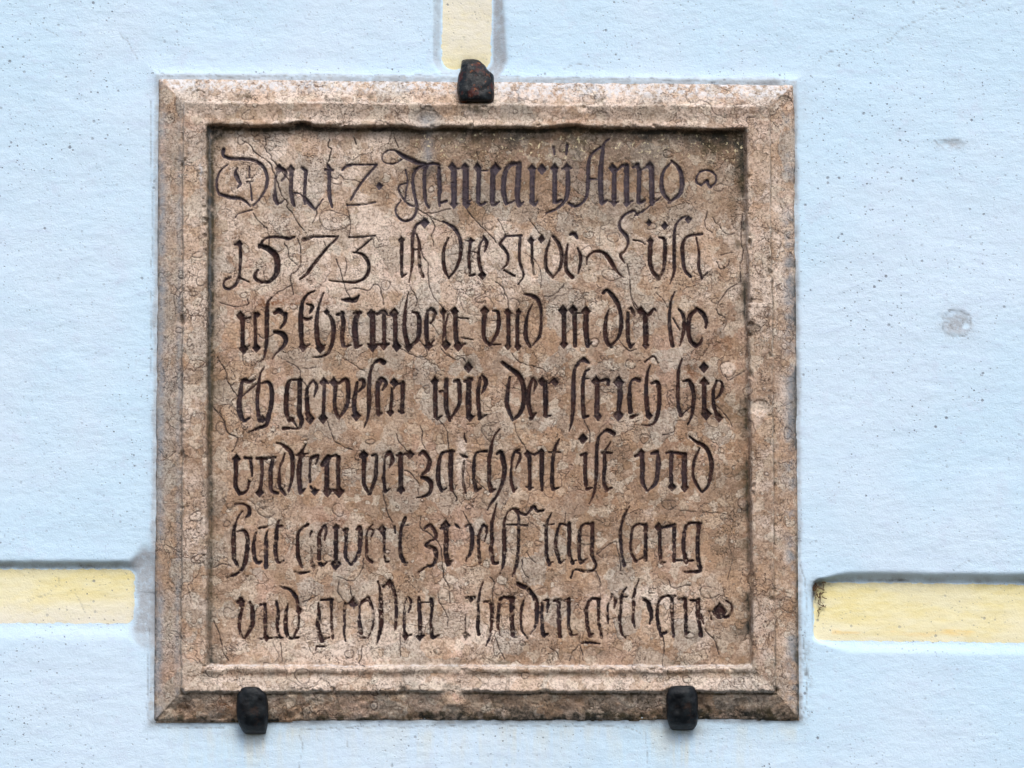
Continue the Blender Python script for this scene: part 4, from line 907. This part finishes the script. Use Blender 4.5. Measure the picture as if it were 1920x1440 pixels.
# ---------------------------------------------------------------- iron cramps
def build_cramp(cx, rows, tipdir, mat, label, seed):
    """rows: (y, left x, right x, height) from the tip on the moulding to the foot in the wall"""
    ys = np.array([r[0] for r in rows], float); n = 40
    s = np.linspace(0, 1, n); k = np.linspace(0, 1, len(rows))
    def sm(v):
        return np.interp(s, k, v)
    yy = sm(ys); xl = sm([r[1] for r in rows]); xr = sm([r[2] for r in rows]); hh = sm([r[3] for r in rows])
    ker = np.array([1, 2, 1])/4
    for _ in range(2):
        hh[1:-1] = np.convolve(hh, ker, 'same')[1:-1]
    m = 17; q = np.linspace(-1, 1, m)
    V = []
    th = 15
    for a in range(n):
        ring = []
        for b in range(m):
            x = xl[a]+(xr[a]-xl[a])*(q[b]+1)/2
            crown = 9*abs(q[b])**2.6 + (5 if abs(q[b]) == 1 else 0)
            ring.append((x, yy[a], hh[a]-crown))
        for b in reversed(range(m)):
            x = xl[a]+(xr[a]-xl[a])*(q[b]*.93+1)/2
            ring.append((x, yy[a]-0*tipdir, min(hh[a]-th, hh[a]-th)))
        V.append(ring)
    V = np.array(V)
    nz = fbm(V[..., 0]+seed, V[..., 1]+V[..., 2], 11, 3, seed)
    V[..., 2] += nz*3.0+fbm(V[..., 0]+seed, V[..., 1], 28, 2, seed+9)*2.5; V[..., 0] += fbm(V[..., 0]*.3+seed, V[..., 1]+V[..., 2], 12, 3, seed+5)*1.3
    R = V.shape[1]
    kk = 1-30*PX/D
    pts = P(V[..., 0], V[..., 1], V[..., 2]); pts[..., 0] *= kk; pts[..., 2] = (pts[..., 2]+DROP)*kk-DROP
    base = np.array([(cx-960)*PX, 0, (720-ys[-1])*PX])
    pts = (pts-base).reshape(-1, 3)
    faces = []
    for a in range(n-1):
        for b in range(R):
            c = (b+1) % R; faces.append((a*R+b, a*R+c, (a+1)*R+c, (a+1)*R+b))
    for a in (0, n-1):
        for b in range(m-1):
            f = (a*R+b, a*R+b+1, a*R+R-2-b, a*R+R-1-b); faces.append(f if a else f[::-1])
    me = bpy.data.meshes.new('iron_cramp'); me.from_pydata([tuple(p) for p in pts], [], faces); me.update()
    import bmesh
    bm = bmesh.new(); bm.from_mesh(me); bmesh.ops.recalc_face_normals(bm, faces=bm.faces); bm.to_mesh(me); bm.free()
    for p in me.polygons: p.use_smooth = True
    o = link('iron_cramp', me, None, mat, label=label, category='iron cramp', group='iron cramps gripping the stone tablet')
    o.location = (base[0], 0, Z0+base[2])
    return o

build_tablet()
build_wall()
build_cramp(893, [(193, 866, 920, 41), (190, 861, 925, 49), (176, 857, 927, 50), (160, 857, 927, 48), (140, 860, 925, 45), (130, 864, 913, 43), (120, 864, 908, 38), (110, 866, 900, 27), (106, 868, 894, 12), (106, 870, 892, -14)],
            1, M_rust, 'rust streaked iron cramp gripping the upper edge of the tablet', 301)
build_cramp(473, [(1288, 456, 485, 41), (1291, 452, 490, 48), (1302, 445, 500, 50), (1322, 443, 503, 48), (1345, 444, 503, 43), (1360, 448, 501, 35), (1370, 453, 498, 22), (1375, 458, 496, 6), (1376, 460, 494, -14)],
            -1, M_iron, 'plain black iron cramp under the bottom left corner of the tablet', 331)
build_cramp(1280, [(1286, 1258, 1300, 41), (1289, 1254, 1303, 48), (1302, 1250, 1308, 50), (1322, 1249, 1309, 48), (1345, 1250, 1309, 43), (1358, 1254, 1307, 33), (1365, 1258, 1303, 20), (1368, 1260, 1300, 6), (1369, 1261, 1299, -14)],
            -1, M_iron, 'plain black iron cramp under the bottom right part of the tablet', 361)

# ---------------------------------------------------------------- cobweb and dead stalks caught in the corner of the right joint
def build_debris():
    rng = np.random.RandomState(4)
    V, F = [], []
    def tube(pts, r):
        pts = np.array(pts, float)
        for i, p in enumerate(pts):
            d = pts[min(i+1, len(pts)-1)]-pts[max(i-1, 0)]; d /= np.linalg.norm(d)+1e-9
            a = np.cross(d, (0, 1, .3)); a /= np.linalg.norm(a)+1e-9; b = np.cross(d, a)
            rr = r*(1-.5*i/len(pts))
            for k in range(4):
                an = k*math.pi/2; V.append(p+rr*(a*math.cos(an)+b*math.sin(an)))
            if i:
                n = len(V)-8
                for k in range(4): F.append((n+k, n+(k+1) % 4, n+4+(k+1) % 4, n+4+k))
    for _ in range(26):
        x, y = rng.normal(1535, 9), rng.normal(1112, 14); x = max(x, 1524); y = max(y, 1092); h = -12+rng.rand()*5
        an = rng.rand()*6.28; pts = []
        for k in range(rng.randint(4, 8)):
            pts.append(P(np.float64(x), np.float64(y), np.float64(h))); an += rng.normal(0, .6)
            x += math.cos(an)*3.2; y += math.sin(an)*3.2; x = max(x, 1523); y = max(y, 1091); h += rng.normal(0, .8); h = max(min(h, -4), -11.5)
        tube(pts, .00035+rng.rand()*.00035)
    base = P(1530., 1110., 0.)
    me = bpy.data.meshes.new('cobweb_debris'); me.from_pydata([tuple(v-base) for v in V], [], F); me.update()
    n = N('dead brown cobweb'); m = n.finish(n.mix(n.noise(200), (.05, .028, .018), (.16, .09, .05)), .9)
    o = link('cobweb_debris', me, None, m, label='brown tangle of cobweb and dead stalks in the top corner of the right yellow joint', category='cobweb', kind='stuff')
    o.location = (base[0], 0, Z0+base[2])
build_debris()
